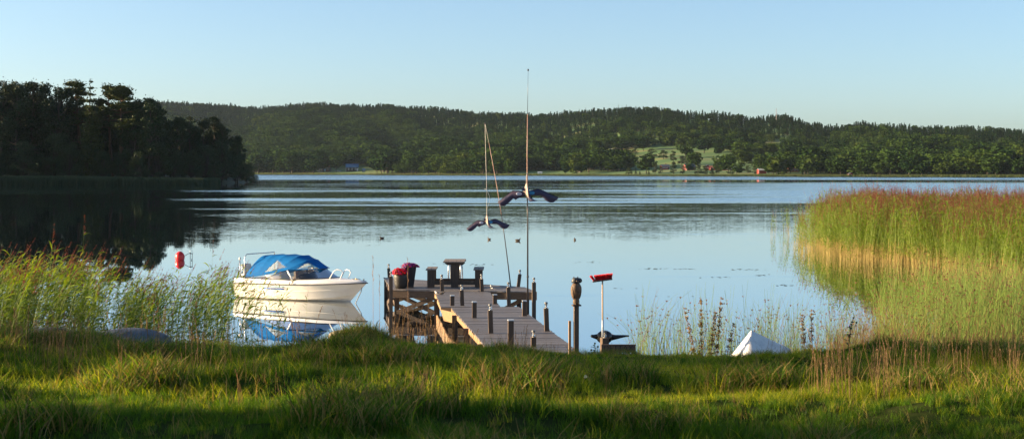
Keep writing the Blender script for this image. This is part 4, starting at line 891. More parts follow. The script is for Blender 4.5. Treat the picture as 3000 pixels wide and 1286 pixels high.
# ---- planters
potm = surf('ribbed_pot', (.016, .015, .014), (.034, .030, .026), rough=.55, scale=6, bump=.1); potm2 = surf('dark_planter', (.012, .014, .018), (.024, .027, .033), rough=.5, scale=6, bump=.05); soil = surf('soil', (.03, .02, .012), (.06, .04, .025), rough=.95, scale=20, bump=.6)
px_, py_ = cz(285, 447); x1, y1, _ = at(px_, py_, DZ)
t = thing('flower_pot', (x1, y1 + .18, DZ), 0, 'round ribbed dark pot with red petunias in front on the platform', 'flower pot', 'planters on the platform')
prof = [(.12, 0), (.155, .01), (.19, .14), (.21, .30), (.215, .40), (.205, .41), (.20, .37), (.02, .36)]
MB().lathe(prof, (0, 0, 0), 64, wob=lambda j, k: 1 + (.012 if k % 2 and 0 < j < 5 else 0)).build('pot', potm, t); MB().lathe([(.19, .345), (.19, .372), (.01, .38)], (0, 0, 0), 20).build('soil', soil, t)
px_, py_ = cz(370, 438); x2, y2, _ = at(px_, py_, DZ)
t2 = thing('flower_pot', (x2 - .02, y2 + .22, DZ), .2, 'tall tapering square dark planter with purple petunias behind the round pot', 'flower pot', 'planters on the platform')
b = MB(); H2 = .60
for a0, a1, z0, z1 in ((.10, .17, 0, H2),):
    P = [[(-.10, -.10, 0), (.10, -.10, 0), (.10, .10, 0), (-.10, .10, 0)], [(-.175, -.175, H2), (.175, -.175, H2), (.175, .175, H2), (-.175, .175, H2)], [(-.155, -.155, H2), (.155, -.155, H2), (.155, .155, H2), (-.155, .155, H2)], [(-.145, -.145, H2 - .05), (.145, -.145, H2 - .05), (.145, .145, H2 - .05), (-.145, .145, H2 - .05)]]
    b.grid(P, True, False); b.add(P[0], [(3, 2, 1, 0)]); b.add(P[3], [(0, 1, 2, 3)])
b.build('pot', potm2, t2)
petL = foliage('petunia_leaf', (.04, .10, .02), (.10, .20, .04), trans=.3)
def petal(name, a, c): return foliage(name, a, c, trans=.3, tcol=1.2, rough=.5)
red = petal('petunia_red', (.36, .004, .008), (.55, .010, .025)); pink = petal('petunia_pink', (.38, .012, .09), (.50, .03, .17)); pur = petal('petunia_purple', (.10, .012, .15), (.20, .04, .30))
def petunias(parent, cx, cy_, z, rx_, rz_, kinds, seed, nf=170, off=(0, 0)):
    r = np.random.default_rng(seed); o = NP(); u = unit_sphere(900, r); u[:, 2] = np.abs(u[:, 2]) * 1.0 - .18
    P = np.array([cx, cy_, z]) + u * np.array([rx_, rx_, rz_]) * r.uniform(.5, 1.0, (900, 1)); o.leaves(P, .05, r, 0, asp=.7); mobj('leaves', o.mesh('leaves', [petL]), parent)
    f = NP(); u = unit_sphere(nf, r); u[:, 2] = np.abs(u[:, 2]) - .12; u[:, 1] = -np.abs(u[:, 1]) * .9 + r.normal(0, .3, nf)
    C = np.array([cx, cy_, z]) + u * np.array([rx_, rx_, rz_]) * 1.03; n = C - np.array([cx, cy_, z - .1]); n /= np.linalg.norm(n, axis=1, keepdims=True); tq = r.normal(size=(nf, 3)); a = np.cross(n, tq); a /= np.linalg.norm(a, axis=1, keepdims=True); c = np.cross(n, a)
    m = r.integers(0, len(kinds), nf); rad = .027
    for j in range(5):                                  # five petals, a shallow trumpet
        th0 = j * 2 * math.pi / 5; e = [(a * math.cos(th0 + d_) + c * math.sin(th0 + d_)) for d_ in (-.6, 0, .6)]
        V = np.stack([C - n * .008, C + e[0] * rad * .9 + n * .006, C + e[1] * rad * 1.1 + n * .004, C + e[2] * rad * .9 + n * .006], 1)
        for k in range(len(kinds)):
            q = m == k
            if q.any(): f.put(V[q], np.arange(q.sum() * 4).reshape(-1, 4), k)
    mobj('flowers', f.mesh('flowers', kinds), parent)
petunias(t, -.02, 0, .44, .235, .15, [red, red, red, pink], 3, 150); petunias(t2, .0, -.02, H2 + .01, .24, .10, [pur, pink, pur], 4, 130)

# ---- birds on the deck
bw_ = surf('bird_white', (.7, .68, .64), (.82, .8, .76), rough=.8, scale=30, bump=.1); bk_ = surf('bird_black', (.02, .02, .022), (.06, .055, .055), rough=.7, scale=30, bump=.1); bb_ = surf('bird_brown', (.10, .065, .04), (.2, .14, .09), rough=.8, scale=30, bump=.1)
def small_bird(px, py, rz, label, up, under, s=1.0):
    x, y, _ = at(px, py, DZ); t = thing('wagtail', (x, y, DZ + .002), rz, label, 'bird', 'small birds resting on the deck')
    b = MB(); pts = [((-.13, 0, .035), .006), ((-.09, 0, .042), .012), ((-.05, 0, .05), .026), ((0, 0, .055), .036), ((.04, 0, .07), .03), ((.062, 0, .092), .018), ((.075, 0, .108), .020), ((.09, 0, .110), .014), ((.10, 0, .108), .004)]
    b.tube([Vector(p) * s for p, _ in pts], [r_ * s for _, r_ in pts], 10); b.build('body', under, t)
    w_ = MB(); w_.ball((-.02 * s, .026 * s, .062 * s), (.06 * s, .016 * s, .024 * s), 10, 6); w_.ball((-.02 * s, -.026 * s, .062 * s), (.06 * s, .016 * s, .024 * s), 10, 6); w_.ball((0, 0, .078 * s), (.045 * s, .028 * s, .018 * s), 10, 6); w_.build('wings', up, t)
    tl = MB(); tl.box((-.155 * s, 0, .034 * s), (.10 * s, .02 * s, .004 * s), ry=.1); tl.build('tail', up, t)
    bk = MB(); bk.tube([(.098 * s, 0, .109 * s), (.122 * s, 0, .106 * s)], [.004 * s, .001], 5); bk.build('beak', bk_, t)
    for q in (-1, 1): MB().tube([(.0, q * .014 * s, .035 * s), (.008 * s, q * .014 * s, 0)], .002 * s, 4).build('leg', bk_, t)
small_bird(1281, 864, 2.6, 'white-breasted dark bird on the left edge of the walkway by the platform', bk_, bw_, .85); small_bird(1295, 864.5, .2, 'brown bird sitting right of the white-breasted one', bb_, bb_, .8); small_bird(1440, 847, 1.9, 'little dark bird alone on the right half of the platform', bk_, bw_, .9)

# ================================================================ kites on poles
polem = surf('black_fibre_pole', (.015, .014, .016), (.035, .03, .03), rough=.35, scale=4, bump=0); copper = surf('pole_tip', (.35, .20, .14), (.5, .32, .24), rough=.4, scale=4, bump=0); cord = surf('pale_cord', (.55, .5, .42), (.7, .66, .58), rough=.8, scale=40, bump=.1)
kblue = surf('kite_cloth', (.025, .035, .09), (.07, .045, .08), rough=.55, scale=2.2, bump=.25, stretch=(1, 1, 3), bdist=.02); kkeel = surf('kite_keel_cloth', (.27, .20, .17), (.38, .29, .25), rough=.6, scale=3, stretch=(12, 12, 1), bump=.2); kring = surf('kite_eye_pale', (.62, .66, .82), (.75, .78, .9), rough=.5, scale=5, bump=0); kring2 = surf('kite_eye_blue', (.05, .33, .62), (.08, .42, .72), rough=.5, scale=5, bump=0)
def kite(px, py, Y, S, label, lean=0.0):
    """S = metres per pixel of the drawn outline; outline measured from the peak of the keel"""
    x, y, z = atY(px, py, Y); t = thing('bird_kite', (x, y, z), 0, label, 'kite', 'bird-shaped kites over the jetty')
    q = lambda u, v, d=0: (u * S, d, -v * S)
    wl_ = [[(-5, 27), (-5, 38)], [(-20, 24), (-22, 44)], [(-37, 24), (-30, 49)], [(-44, 26), (-37, 45)], [(-58, 38), (-47, 55)], [(-72, 49), (-55, 62)], [(-80, 55), (-62, 66)], [(-81, 56), (-72, 66)]]
    wr_ = [[(8, 24), (12, 37)], [(20, 21), (26, 37)], [(34, 18), (42, 37)], [(50, 24), (50, 45)], [(62, 30), (58, 53)], [(76, 36), (68, 57)], [(86, 40), (78, 56)], [(92, 42), (86, 50)]]
    for side, W_ in (('left', wl_), ('right', wr_)):
        b = MB(); b.grid([[q(a[0], a[1], abs(a[0]) * S * .10), q((a[0] + c[0]) / 2, (a[1] + c[1]) / 2, abs(a[0]) * S * .12 - 1.8 * S), q(c[0], c[1], abs(a[0]) * S * .16)] for a, c in W_]); o = b.build('wing', kblue, t); thick(o, .004)
        e = MB(); e.tube([q(a[0], a[1], abs(a[0]) * S * .10) for a, c in W_], .006, 5); e.build('spar', polem, o)
        ex, ey = (-21, 32) if side == 'left' else (15.5, 29.5)
        for (r0, r1, mt) in ((7.2, 4.6, kring if side == 'left' else kring2), (3.4, 0.0, kring if side == 'left' else kring2), (1.4, 0, kblue)):
            if r1: 
                ring = MB(); ring.grid([[q(ex + rr * math.cos(a) * 1.08, ey + rr * math.sin(a) * .62, abs(ex) * S * .12 - (6.5 * S)) for a in np.linspace(0, 6.2832, 25)[:-1]] for rr in (r0, r1)], True); thick(ring.build('eye', mt, o), .003)
            else:
                d_ = MB(); d_.add([q(ex + r0 * math.cos(a) * 1.08, ey + r0 * math.sin(a) * .62, abs(ex) * S * .12 - (6.5 * S if r0 > 2 else 7.1 * S)) for a in np.linspace(0, 6.2832, 17)[:-1]], [tuple(range(16))]); thick(d_.build('eye', mt, o), .003)
    b = MB(); b.grid([[q(3, 40), q(12, 38)], [q(5, 46), q(18, 46)], [q(8, 52), q(26, 50)], [q(10, 54), q(34, 52)]]); thick(b.build('tail', kblue, t), .004)
    MB().box(q(-8, 20), (8 * S, .02, 9 * S)).build('head', kblue, t)
    b = MB(); b.add([q(0, 0, -.02), q(-9, 26, 9 * S), q(-2, 33, 0), q(6, 42, -11 * S), q(3.5, 20, -9 * S), q(2.5, 8, -5 * S)], [(0, 1, 2, 4, 5), (2, 3, 4)]); thick(b.build('keel', kkeel, t), .004)
    b = MB(); b.add([q(0, 0, -.01), q(2.5, 8, -5 * S), q(3.5, 20, -9 * S), q(6, 42, -11 * S), q(13, 38, 3 * S), q(8, 24, 2 * S)], [(0, 1, 2, 5), (2, 3, 4, 5)]); thick(b.build('keel', kblue, t), .004)
    r = MB(); r.tube([q(-44, 26, 1 * S), q(-30, 20, 2 * S), q(-10, 14, 3 * S), q(10, 14, 3 * S), q(34, 18, 1 * S)], .004, 5); r.build('spreader', polem, t)
    return t, (x, y, z)
_, K1 = kite(1542, 535, 33.0, .0082, 'large dark blue bird-shaped kite with eye spots on the tall upright pole')
_, K2 = kite(1426, 629, 41.0, .00725, 'smaller dark blue bird-shaped kite with eye spots left of the leaning pole')
x, y, _ = at(1546, 921, DZ); zt2 = ztop(206, y)
t = thing('kite_pole', (x, y, DZ), 0, 'tall upright black pole tapering to a thin tip, large kite hanging on it', 'pole', 'kite poles on the jetty'); hp = zt2 - DZ
dx = (1547 - 1546) * y / F
b = MB(); b.tube([(0, 0, 0), (0, 0, hp * .40), (-.01, 0, hp * .48)], [.021, .016, .014], 8); b.build('lower_section', polem, t)
MB().tube([(-.01, 0, hp * .48), (-.012, 0, hp * .66), (-.004, 0, hp * .82)], [.014, .011, .008], 8).build('middle_section', copper, t)
MB().tube([(-.004, 0, hp * .82), (.01, 0, hp)], [.007, .003], 6).build('tip', polem, t); MB().ball((.01, 0, hp), (.02, .02, .028), 8, 6).build('tip_knob', polem, t); MB().ball((0, 0, .155 * hp), (.032, .032, .025), 8, 6).build('joint', polem, t)
MB().tube([(K1[0] - x, K1[1] - y, K1[2] - DZ - .02), (K1[0] - x + .0, K1[1] - y, K1[2] - DZ + .17), (-.01, 0, hp * .58)], .006, 5).build('cord', cord, t)
x, y, _ = at(1496, 838, DZ); tx_, ty_, tz_ = atY(1421, 362, y)
t = thing('kite_pole', (x, y, DZ), 0, 'thin leaning pole with pale upper half carrying the smaller kite on a cord', 'pole', 'kite poles on the jetty'); e = Vector((tx_ - x, 0, tz_ - DZ))
def bend(u): return tuple(e * u + Vector((-.10 * math.sin(u * 3.14) * .6, 0, 0)) * -1 * (1 if u else 0))
MB().tube([bend(u) for u in (0, .15, .30, .44)], [.018, .015, .013, .011], 8).build('lower_section', polem, t)
MB().tube([bend(u) for u in (.44, .6, .75, .88)], [.012, .010, .008, .006], 8).build('upper_section', copper, t); MB().tube([bend(u) for u in (.88, .95, 1)], [.006, .004, .003], 6).build('tip', cord, t)
MB().ball(bend(1), (.03, .02, .02), 8, 6).build('tip_knob', polem, t)
k2 = Vector((K2[0] - x, K2[1] - y, K2[2] - DZ)); tp = Vector(bend(1))
MB().tube([tp, tp + (k2 - tp) * .45 + Vector((.004, 0, 0)), k2 + Vector((0, 0, .75)), k2], .0055, 5).build('cord', cord, t)
MB().tube([k2 + Vector((-.06, 0, .74)), k2 + Vector((0, 0, .72)), k2 + Vector((.07, 0, .55)), k2 + Vector((.085, 0, .42)), k2 + Vector((.05, 0, .27)), k2 + Vector((.0, 0, .17))], .0055, 5).build('cord', cord, t)

# ================================================================ owl on its post, slat, broom, ball and board
ox, oy = atY(1688, 0, 25.6)[:2]; sc = oy / F
zb = ztop(896, oy); t = thing('owl_post', (ox + .0, oy, .55), .16, 'tall square brown post carrying the owl figure', 'post')
MB().box((0, 0, (zb - .55) / 2), (.085, .085, zb - .55)).build('post', wpost, t); MB().box((.005, 0, zb - .55 + .012), (.155, .13, .026), bev=.004).build('plate', wdark, t)
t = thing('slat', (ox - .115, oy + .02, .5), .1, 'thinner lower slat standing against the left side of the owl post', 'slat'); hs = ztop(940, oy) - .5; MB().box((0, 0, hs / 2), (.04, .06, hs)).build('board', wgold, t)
owlm = surf('owl_feathers', (.025, .013, .007), (.14, .085, .045), rough=.6, scale=32, stretch=(1, 1, .7), bump=1.0, bdist=.012, third=(.09, .055, .03)); owld = surf('owl_head', (.025, .027, .03), (.075, .075, .075), rough=.5, scale=12, bump=.2)
zo = zb + .027; t = thing('owl_figure', (ox, oy, zo), .3, 'brown plastic scare owl with a grey eared head, perched on the tall post', 'owl figure')
blk_eye = surf('eye_black', (.01, .01, .01), (.02, .02, .02), rough=.3, scale=5, bump=0)
b = MB(); b.lathe([(.045, 0), (.058, .02), (.060, .06), (.052, .10), (.072, .14), (.090, .20), (.097, .27), (.090, .33), (.068, .375), (.035, .392)], (0, 0, 0), 28, Matrix.Diagonal((1, .85, 1, 1))); b.build('body', owlm, t)
for s in (-1, 1): MB().ball((s * .062, .0, .22), (.035, .06, .13), 12, 8, Matrix.Rotation(s * .12, 4, 'Y')).build('wing', owlm, t)
b = MB(); b.lathe([(.07, .385), (.078, .39), (.072, .43), (.062, .46), (.048, .475), (.01, .478)], (-.012, 0, .005), 22, Matrix.Diagonal((1, .85, 1, 1))); b.ball((.058, -.01, .43), (.05, .05, .047), 14, 10); hd = b.build('head', owld, t)
for s, dx in ((-1, -.045), (1, .03)): MB().lathe([(.024, 0), (.018, .02), (.002, .05)], (dx, 0, .455), 8).build('ear', owld, hd)
MB().lathe([(.012, 0), (.007, .02), (.001, .035)], (-.02, -.07, .43), 8, Matrix.Rotation(R(110), 4, 'X')).build('beak', owlm, hd)
for s in (-1, 1): MB().ball((s * .03 - .012, -.058, .445), (.014, .008, .014), 10, 6).build('eye', blk_eye, hd)
for s in (-1, 1): MB().ball((s * .028, -.045, .015), (.02, .03, .014), 8, 5).build('foot', owlm, t)

bx, by = atY(1768, 0, 25.32)[:2]; z0 = ztop(985, by); z1 = ztop(822, by)
t = thing('broom', (bx - .02, by - .09, z0), 0, 'upturned broom with red bristles and a pale wooden stick', 'broom'); hh = z1 - z0; broomw = wood('broom_stick', (.45, .31, .20), (.6, .44, .3), 2, 3)
MB().tube([(0, 0, 0), (-.003, 0, hh)], .0135, 10).build('handle', broomw, t); MB().tube([(0, 0, 0), (0, 0, .30)], .019, 10).build('sleeve', capw, t)
dkb = surf('broom_block', (.06, .04, .03), (.12, .08, .055), rough=.6, scale=9, bump=.1)
MB().box((-.005, 0, hh + .012), (.355, .055, .026), ry=-.135, bev=.005).build('head', dkb, t)
redb = surf('red_bristle', (.62, .006, .01), (.85, .015, .02), rough=.55, scale=30, bump=0)
r = np.random.default_rng(8); n = 900; u = r.uniform(-1, 1, n); a = np.stack([u * .165, r.uniform(-.022, .022, n), hh + .024 + u * .0225], 1); tipd = np.stack([-.014 + u * .025 - (u < -.75) * .03, r.normal(0, .012, n), r.uniform(.075, .098, n)], 1)
P = np.stack([a, a + tipd * .5, a + tipd], 1); o = NP(); o.tubes(P, np.tile([[.0022, .0020, .0014]], (n, 1)), 0, 3); mobj('bristles', o.mesh('bristles', [redb]), t)
# black ball with side arms behind the post
blk = surf('black_plastic', (.008, .008, .009), (.02, .02, .022), rough=.22, scale=6, bump=.02); brass = surf('brass_tone', (.45, .3, .12), (.6, .42, .2), rough=.3, scale=6, bump=0, metallic=.8)
cx, cy_, czz = atY(1771, 987, 25.62); t = thing('black_float', (cx, cy_, czz), 0, 'shiny black oval float with tapered side arms hanging behind the broom post', 'float')
MB().ball((0, 0, 0), (.150, .11, .122), 28, 16).build('body', blk, t)
MB().tube([(-.12, 0, .005), (-.19, 0, .012), (-.235, 0, .02), (-.248, 0, .02)], [.055, .035, .026, .012], 14).build('short_arm', blk, t); MB().ball((-.238, -.018, .022), (.013, .01, .013), 10, 6).build('short_arm_glint', brass, t)  # bright bead on the arm tip draws in its shine
MB().tube([(.12, 0, -.005), (.20, 0, .0), (.35, 0, .018), (.435, 0, .022), (.446, 0, .022)], [.058, .042, .022, .015, .006], 14).build('long_arm', blk, t); MB().tube([(.38, -.019, .02), (.42, -.016, .022)], .004, 5).build('long_arm_mark', brass, t)
# name board
sgx, sgy, _ = atY(1812, 0, 25.2); zc = ztop(1020, 25.2); t = thing('name_board', (sgx, sgy, zc - .07), 0, 'short brown wooden board with faint painted letters fixed right of the broom post', 'sign'); sgb = wood('sign_board', (.09, .055, .04), (.17, .11, .08), 0, 5)
MB().box((0, 0, .07), (.61, .022, .145), bev=.003).build('board', sgb, t)
fc = bpy.data.curves.new('lettering', 'FONT'); fc.body = 'DETTAX'; fc.size = .13; fc.extrude = .0015; fc.align_x = 'CENTER'; fc.align_y = 'CENTER'; fc.space_character = 1.08; letter = surf('faded_letter', (.02, .018, .02), (.05, .04, .04), rough=.8, scale=9, bump=0); fc.materials.append(letter)
fo = bpy.data.objects.new('lettering_source', fc); lm = bpy.data.meshes.new_from_object(fo); bpy.data.objects.remove(fo)
if not lm.materials: lm.materials.append(letter)
lo_ = mobj('lettering', lm, t); lo_.location = (0, -.0135, .075); lo_.rotation_euler = (R(90), 0, 0)
# ================================================================ motor boat
gel = surf('white_gelcoat', (.66, .62, .54), (.80, .77, .70), rough=.22, scale=1.2, bump=.01, coat=.5); deckw = surf('deck_gelcoat', (.70, .70, .70), (.82, .82, .82), rough=.35, scale=2, bump=.02)
blueC = surf('blue_canvas', (.001, .085, .27), (.002, .14, .42), spec=.12, rough=.75, scale=2.5, bump=.3, bdist=.010, stretch=(1, 1, 2)); blueD = surf('stripe_blue', (.01, .09, .42), (.015, .12, .5), rough=.3, scale=2, bump=0); blueL = surf('stripe_light_blue', (.25, .5, .65), (.3, .55, .7), rough=.3, scale=2, bump=0)
railb = surf('black_rub_rail', (.02, .018, .016), (.05, .045, .04), rough=.5, scale=6, bump=.05); seatw = surf('seat_vinyl', (.62, .58, .52), (.75, .72, .66), rough=.5, scale=5, bump=.08); tealm = surf('hull_grime', (.10, .08, .05), (.28, .22, .13), rough=.6, scale=4, bump=.05)
wsg, t_, o_ = nt('tinted_screen'); gl = N(t_, 'ShaderNodeBsdfGlossy', Roughness=.03); tr_ = N(t_, 'ShaderNodeBsdfTransparent'); tr_.inputs[0].default_value = (.26, .25, .25, 1); gl.inputs[0].default_value = (.9, .9, .9, 1); fr_ = N(t_, 'ShaderNodeFresnel', IOR=1.5); ms_ = N(t_, 'ShaderNodeMixShader'); L(t_, fr_.outputs[0], ms_.inputs[0]); L(t_, tr_.outputs[0], ms_.inputs[1]); L(t_, gl.outputs[0], ms_.inputs[2]); L(t_, ms_.outputs[0], o_.inputs['Surface'])
vin, t_, o_ = nt('clear_vinyl'); pb = N(t_, 'ShaderNodeBsdfPrincipled', Roughness=.12); pb.inputs['Base Color'].default_value = (.75, .73, .68, 1); tr_ = N(t_, 'ShaderNodeBsdfTransparent'); tr_.inputs[0].default_value = (.85, .84, .8, 1); ms_ = N(t_, 'ShaderNodeMixShader', Fac=.22); L(t_, tr_.outputs[0], ms_.inputs[1]); L(t_, pb.outputs[0], ms_.inputs[2]); L(t_, ms_.outputs[0], o_.inputs['Surface'])
bt = thing('motor_boat', (-8.45, 45.9, 0), R(-29.9), 'white motor boat with blue canopy moored on calm water', 'motor boat')
LB = 4.62
def gun(u): return (LB * u, .84 * (1 - max(0, (u - .32) / .68) ** 2.7) + .0, .475 + .115 * u ** 2)
def chi(u): return (4.22 * u, .74 * (1 - max(0, (u - .30) / .70) ** 2.3), .03 + .20 * max(0, (u - .45) / .55) ** 2.2)
def kel(u): return (3.98 * u, 0.0, -.24 + .22 * max(0, (u - .6) / .4) ** 2.5)
U = [0, .1, .2, .3, .4, .5, .58, .66, .73, .79, .85, .9, .94, .97, 1.0]
def lerp3(a, b, s): return tuple(a[i] + (b[i] - a[i]) * s for i in range(3))
hb = MB(); rows = []
for u in U:
    g, c, k = gun(u), chi(u), kel(u); half = []
    fl = lambda s, ex=0: (lambda p: (p[0], max(0, p[1] - .035 * math.sin(math.pi * s) * min(1, (u + .05)) + ex * min(1, (1 - u) * 6)), p[2]))(lerp3(c, g, s))
    half = [g, fl(.8), fl(.60), fl(.56, .014), fl(.3), c, (c[0], max(0, c[1] - .03), c[2] - .012), lerp3(k, c, .5), k]
    rows.append([(p[0], -p[1], p[2]) for p in half] + [p for p in half[::-1][1:]])
hb.grid(rows, False, True); hb.add(rows[0], [tuple(range(len(rows[0])))], False); hull = hb.build('hull', gel, bt)
md = hull.modifiers.new('edge', 'EDGE_SPLIT'); md.split_angle = R(28)
# scum line at the water
sb = MB(); sb.grid([[(chi(u)[0], -chi(u)[1] - .004, chi(u)[2] + .0 - max(0, chi(u)[2] - .03)), (chi(u)[0], -chi(u)[1] - .006, .045)] for u in U[:8]]); sb.build('waterline_band', tealm, bt)
for s in (-1, 1):
    r_ = MB(); r_.tube([(gun(u)[0] + (.02 if u == 1 else 0), s * (gun(u)[1] + .008), gun(u)[2]) for u in U], .017, 6); r_.build('rub_rail', railb, bt)
# upper moulding and foredeck, cockpit left open
def dk(u, v):                                          # deck edge inside the gunwale
    g = gun(u); w_ = max(0, g[1] - .07 * min(1, (1 - u) * 8)); return (g[0] - .02 * u, v * w_, g[2] + .135 * (1 - .55 * u ** 2) + (.10 * (1 - v * v) * min(1, (1 - u) * 4) if u > .7 else 0))
for s in (-1, 1):
    m_ = MB(); m_.grid([[(gun(u)[0], s * gun(u)[1], gun(u)[2]), (dk(u, s)[0], dk(u, s)[1], gun(u)[2] + .10 * (1 - .55 * u * u)), dk(u, s)[0:2] + (gun(u)[2] + .135 * (1 - .55 * u * u),)] for u in U]); thick(m_.build('deck_side', deckw, bt), .01)
    sd = MB(); sd.grid([[(LB * u, s * (gun(u)[1] - .07), gun(u)[2] + .135 * (1 - .55 * u * u)), (LB * u, s * (gun(u)[1] - .20), gun(u)[2] + .15 * (1 - .55 * u * u)), (LB * u, s * (gun(u)[1] - .21), gun(u)[2] - .05)] for u in (0.02, .1, .2, .3, .4, .5)]); thick(sd.build('side_deck', deckw, bt), .01)
fd = MB(); fu = [.49, .55, .6, .66, .72, .78, .84, .9, .95, .99]
fd.grid([[(gun(u)[0] - .02 * u, v * max(.01, gun(u)[1] - .07 * min(1, (1 - u) * 8)), gun(u)[2] + .135 * (1 - .55 * u * u) + .085 * (1 - v * v) * min(1, (1 - u) * 3.5)) for v in np.linspace(-1, 1, 13)] for u in fu]); thick(fd.build('foredeck', deckw, bt), .012)
ck = MB(); ck.box((1.2, 0, .12), (2.3, 1.2, .04)); ck.box((.06, 0, .38), (.08, 1.45, .42)); ck.box((2.32, 0, .38), (.05, 1.3, .46)); ck.build('cockpit', deckw, bt)
for s in (-1, 1):
    z_ = MB(); z_.box((1.95, s * .36, .32), (.45, .42, .22), bev=.03); z_.box((1.72, s * .36, .60), (.12, .42, .48), bev=.03, ry=-.12); z_.build('seat', seatw, bt)
z_ = MB(); z_.box((.28, 0, .42), (.40, 1.2, .22), bev=.03); z_.box((.10, -.25, .86), (.07, .42, .40), bev=.02, ry=-.35); z_.build('rear_seat', seatw, bt)
dsh = MB(); dsh.ball((2.55, .30, .74), (.34, .28, .14), 16, 8); dsh.ball((2.55, -.32, .72), (.30, .22, .11), 16, 8); dsh.build('dashboard', railb, bt)
whl = MB(); whl.tube([(2.22 + .02 * math.cos(a), .3 + .16 * math.cos(a), .86 + .15 * math.sin(a)) for a in np.linspace(0, 6.2832, 17)], .013, 6, cap=False); whl.build('steering_wheel', railb, bt)
# stripes
def side_pt(s_, h): 
    u = s_ / LB; g, c = gun(u), chi(u); f_ = (h - c[2]) / (g[2] - c[2]); p = lerp3(c, g, f_); return (s_, -(p[1] - .035 * math.sin(math.pi * f_) * min(1, u + .05)) - .018, h)
for s0, s1, h0, h1, m_, nm in ((1.25, 2.02, .335, .375, blueD, 'stripe'), (1.30, 2.06, .405, .428, blueL, 'stripe')):
    b = MB(); b.grid([[side_pt(s_, h0), side_pt(s_ + .03, h1)] for s_ in np.linspace(s0, s1, 8)]); thick(b.build(nm, m_, bt), .004)
# windscreen
def bot(k): return [(1.18, .76, .625), (1.75, .745, .64), (2.29, .71, .65), (2.75, .60, .68), (3.15, .42, .70), (3.42, .2, .715), (3.52, 0, .72)][k]
def top(k): return [(1.22, .75, .645), (1.62, .70, .80), (2.02, .62, .93), (2.42, .50, .955), (2.75, .34, .965), (2.98, .16, .97), (3.06, 0, .97)][k]
for s in (-1, 1):
    g1 = MB(); g1.grid([[(bot(k)[0], s * bot(k)[1], bot(k)[2]), (top(k)[0], s * top(k)[1], top(k)[2])] for k in range(3)]); g1.build('side_screen', wsg, bt, fix=False)
g2 = MB(); ks = [(k, -1) for k in range(2, 7)] + [(k, 1) for k in range(5, 1, -1)]
g2.grid([[(bot(k)[0], s * bot(k)[1], bot(k)[2]), (top(k)[0], s * top(k)[1], top(k)[2])] for k, s in ks]); g2.build('front_screen', wsg, bt, fix=False)
f1 = MB(); allk = [(k, -1) for k in range(0, 7)] + [(k, 1) for k in range(5, -1, -1)]
f1.tube([(bot(k)[0], s * bot(k)[1], bot(k)[2]) for k, s in allk], .014, 6); f1.tube([(top(k)[0], s * top(k)[1], top(k)[2]) for k, s in allk], .012, 6); f1.build('screen_frame', railb, bt)
for s in (-1, 1):
    f2 = MB(); f2.tube([(bot(2)[0], s * bot(2)[1], bot(2)[2]), (top(2)[0], s * top(2)[1], top(2)[2])], .024, 6); f2.build('screen_pillar', deckw, bt)
# canopy
KE = [(.42, .66, .77), (.90, .71, .77), (1.30, .78, .755), (1.65, .86, .71), (2.0, .925, .66), (2.30, .945, .56)]; KT = [(.78, 1.34), (1.20, 1.375), (1.70, 1.385), (2.20, 1.365), (2.55, 1.24), (3.06, .985)]
def can(i, th):
    i = min(max(i, 0), 5); k = min(int(i), 4); f_ = i - k; f_ = f_ * f_ * (3 - 2 * f_) * .5 + f_ * .5
    e = [KE[k][j] + (KE[k + 1][j] - KE[k][j]) * f_ for j in range(3)]; tt = [KT[k][j] + (KT[k + 1][j] - KT[k][j]) * f_ for j in range(2)]
    sn = math.sin(th); cs = math.cos(th); sag = .012 * math.sin(i * 9) * sn
    cr = math.copysign(abs(cs) ** .46, cs); up = sn ** .80; fold = .010 * math.sin(i * 7 + th * 2) * sn * (1 - sn)
    return (e[0] + (tt[0] - e[0]) * up, -e[2] * cr * (1 - .30 * up), e[1] + (tt[1] - e[1]) * (up * .96 + .04 * sn) - .02 * math.sin(math.pi * (i % 1)) * sn + fold)
NI, NTn = 60, 64
V = [[can(5 * i / NI, math.pi * j / NTn) for j in range(NTn + 1)] for i in range(NI + 1)]
TRI = {1: [(1.20, .84), (1.55, 1.22), (1.98, 1.02)], 2: [(2.36, .98), (2.60, 1.17), (2.98, .99)]}
def intri(T_, x_, y_):
    sg_ = [(T_[(k + 1) % 3][0] - T_[k][0]) * (y_ - T_[k][1]) - (T_[(k + 1) % 3][1] - T_[k][1]) * (x_ - T_[k][0]) for k in range(3)]
    return all(q_ <= 0 for q_ in sg_) or all(q_ >= 0 for q_ in sg_)
def wcls(i, j):
    c_ = [(V[a][b_][0], V[a][b_][1], V[a][b_][2]) for a in (i, i + 1) for b_ in (j, j + 1)]; x_ = sum(p[0] for p in c_) / 4; z_ = sum(p[2] for p in c_) / 4; y_ = sum(p[1] for p in c_) / 4
    for k, T_ in TRI.items():
        if abs(y_) > .12 and intri(T_, x_, z_): return k if y_ < 0 else k + 2
    return 0
cb = MB(); flat = [p for r_ in V for p in r_]
fq = [((i * (NTn + 1) + j, i * (NTn + 1) + j + 1, (i + 1) * (NTn + 1) + j + 1, (i + 1) * (NTn + 1) + j), wcls(i, j)) for i in range(NI) for j in range(NTn)]
def sub_(faces):
    ids = sorted({i for f_ in faces for i in f_}); mp_ = {a: b_ for b_, a in enumerate(ids)}; return [flat[i] for i in ids], [tuple(mp_[i] for i in f_) for f_ in faces]
vs_c, fs_c = sub_([f_ for f_, c in fq if c == 0]); cb.add(vs_c, fs_c, True); cn = cb.build('canopy', blueC, bt); thick(cn, .004)
for k in (1, 2, 3, 4):
    fs_k = [f_ for f_, c in fq if c == k]
    if fs_k: vs_c, fs_c = sub_(fs_k); wb = MB(); wb.add(vs_c, fs_c, True); wb.build('clear_panel', vin, cn, fix=False)
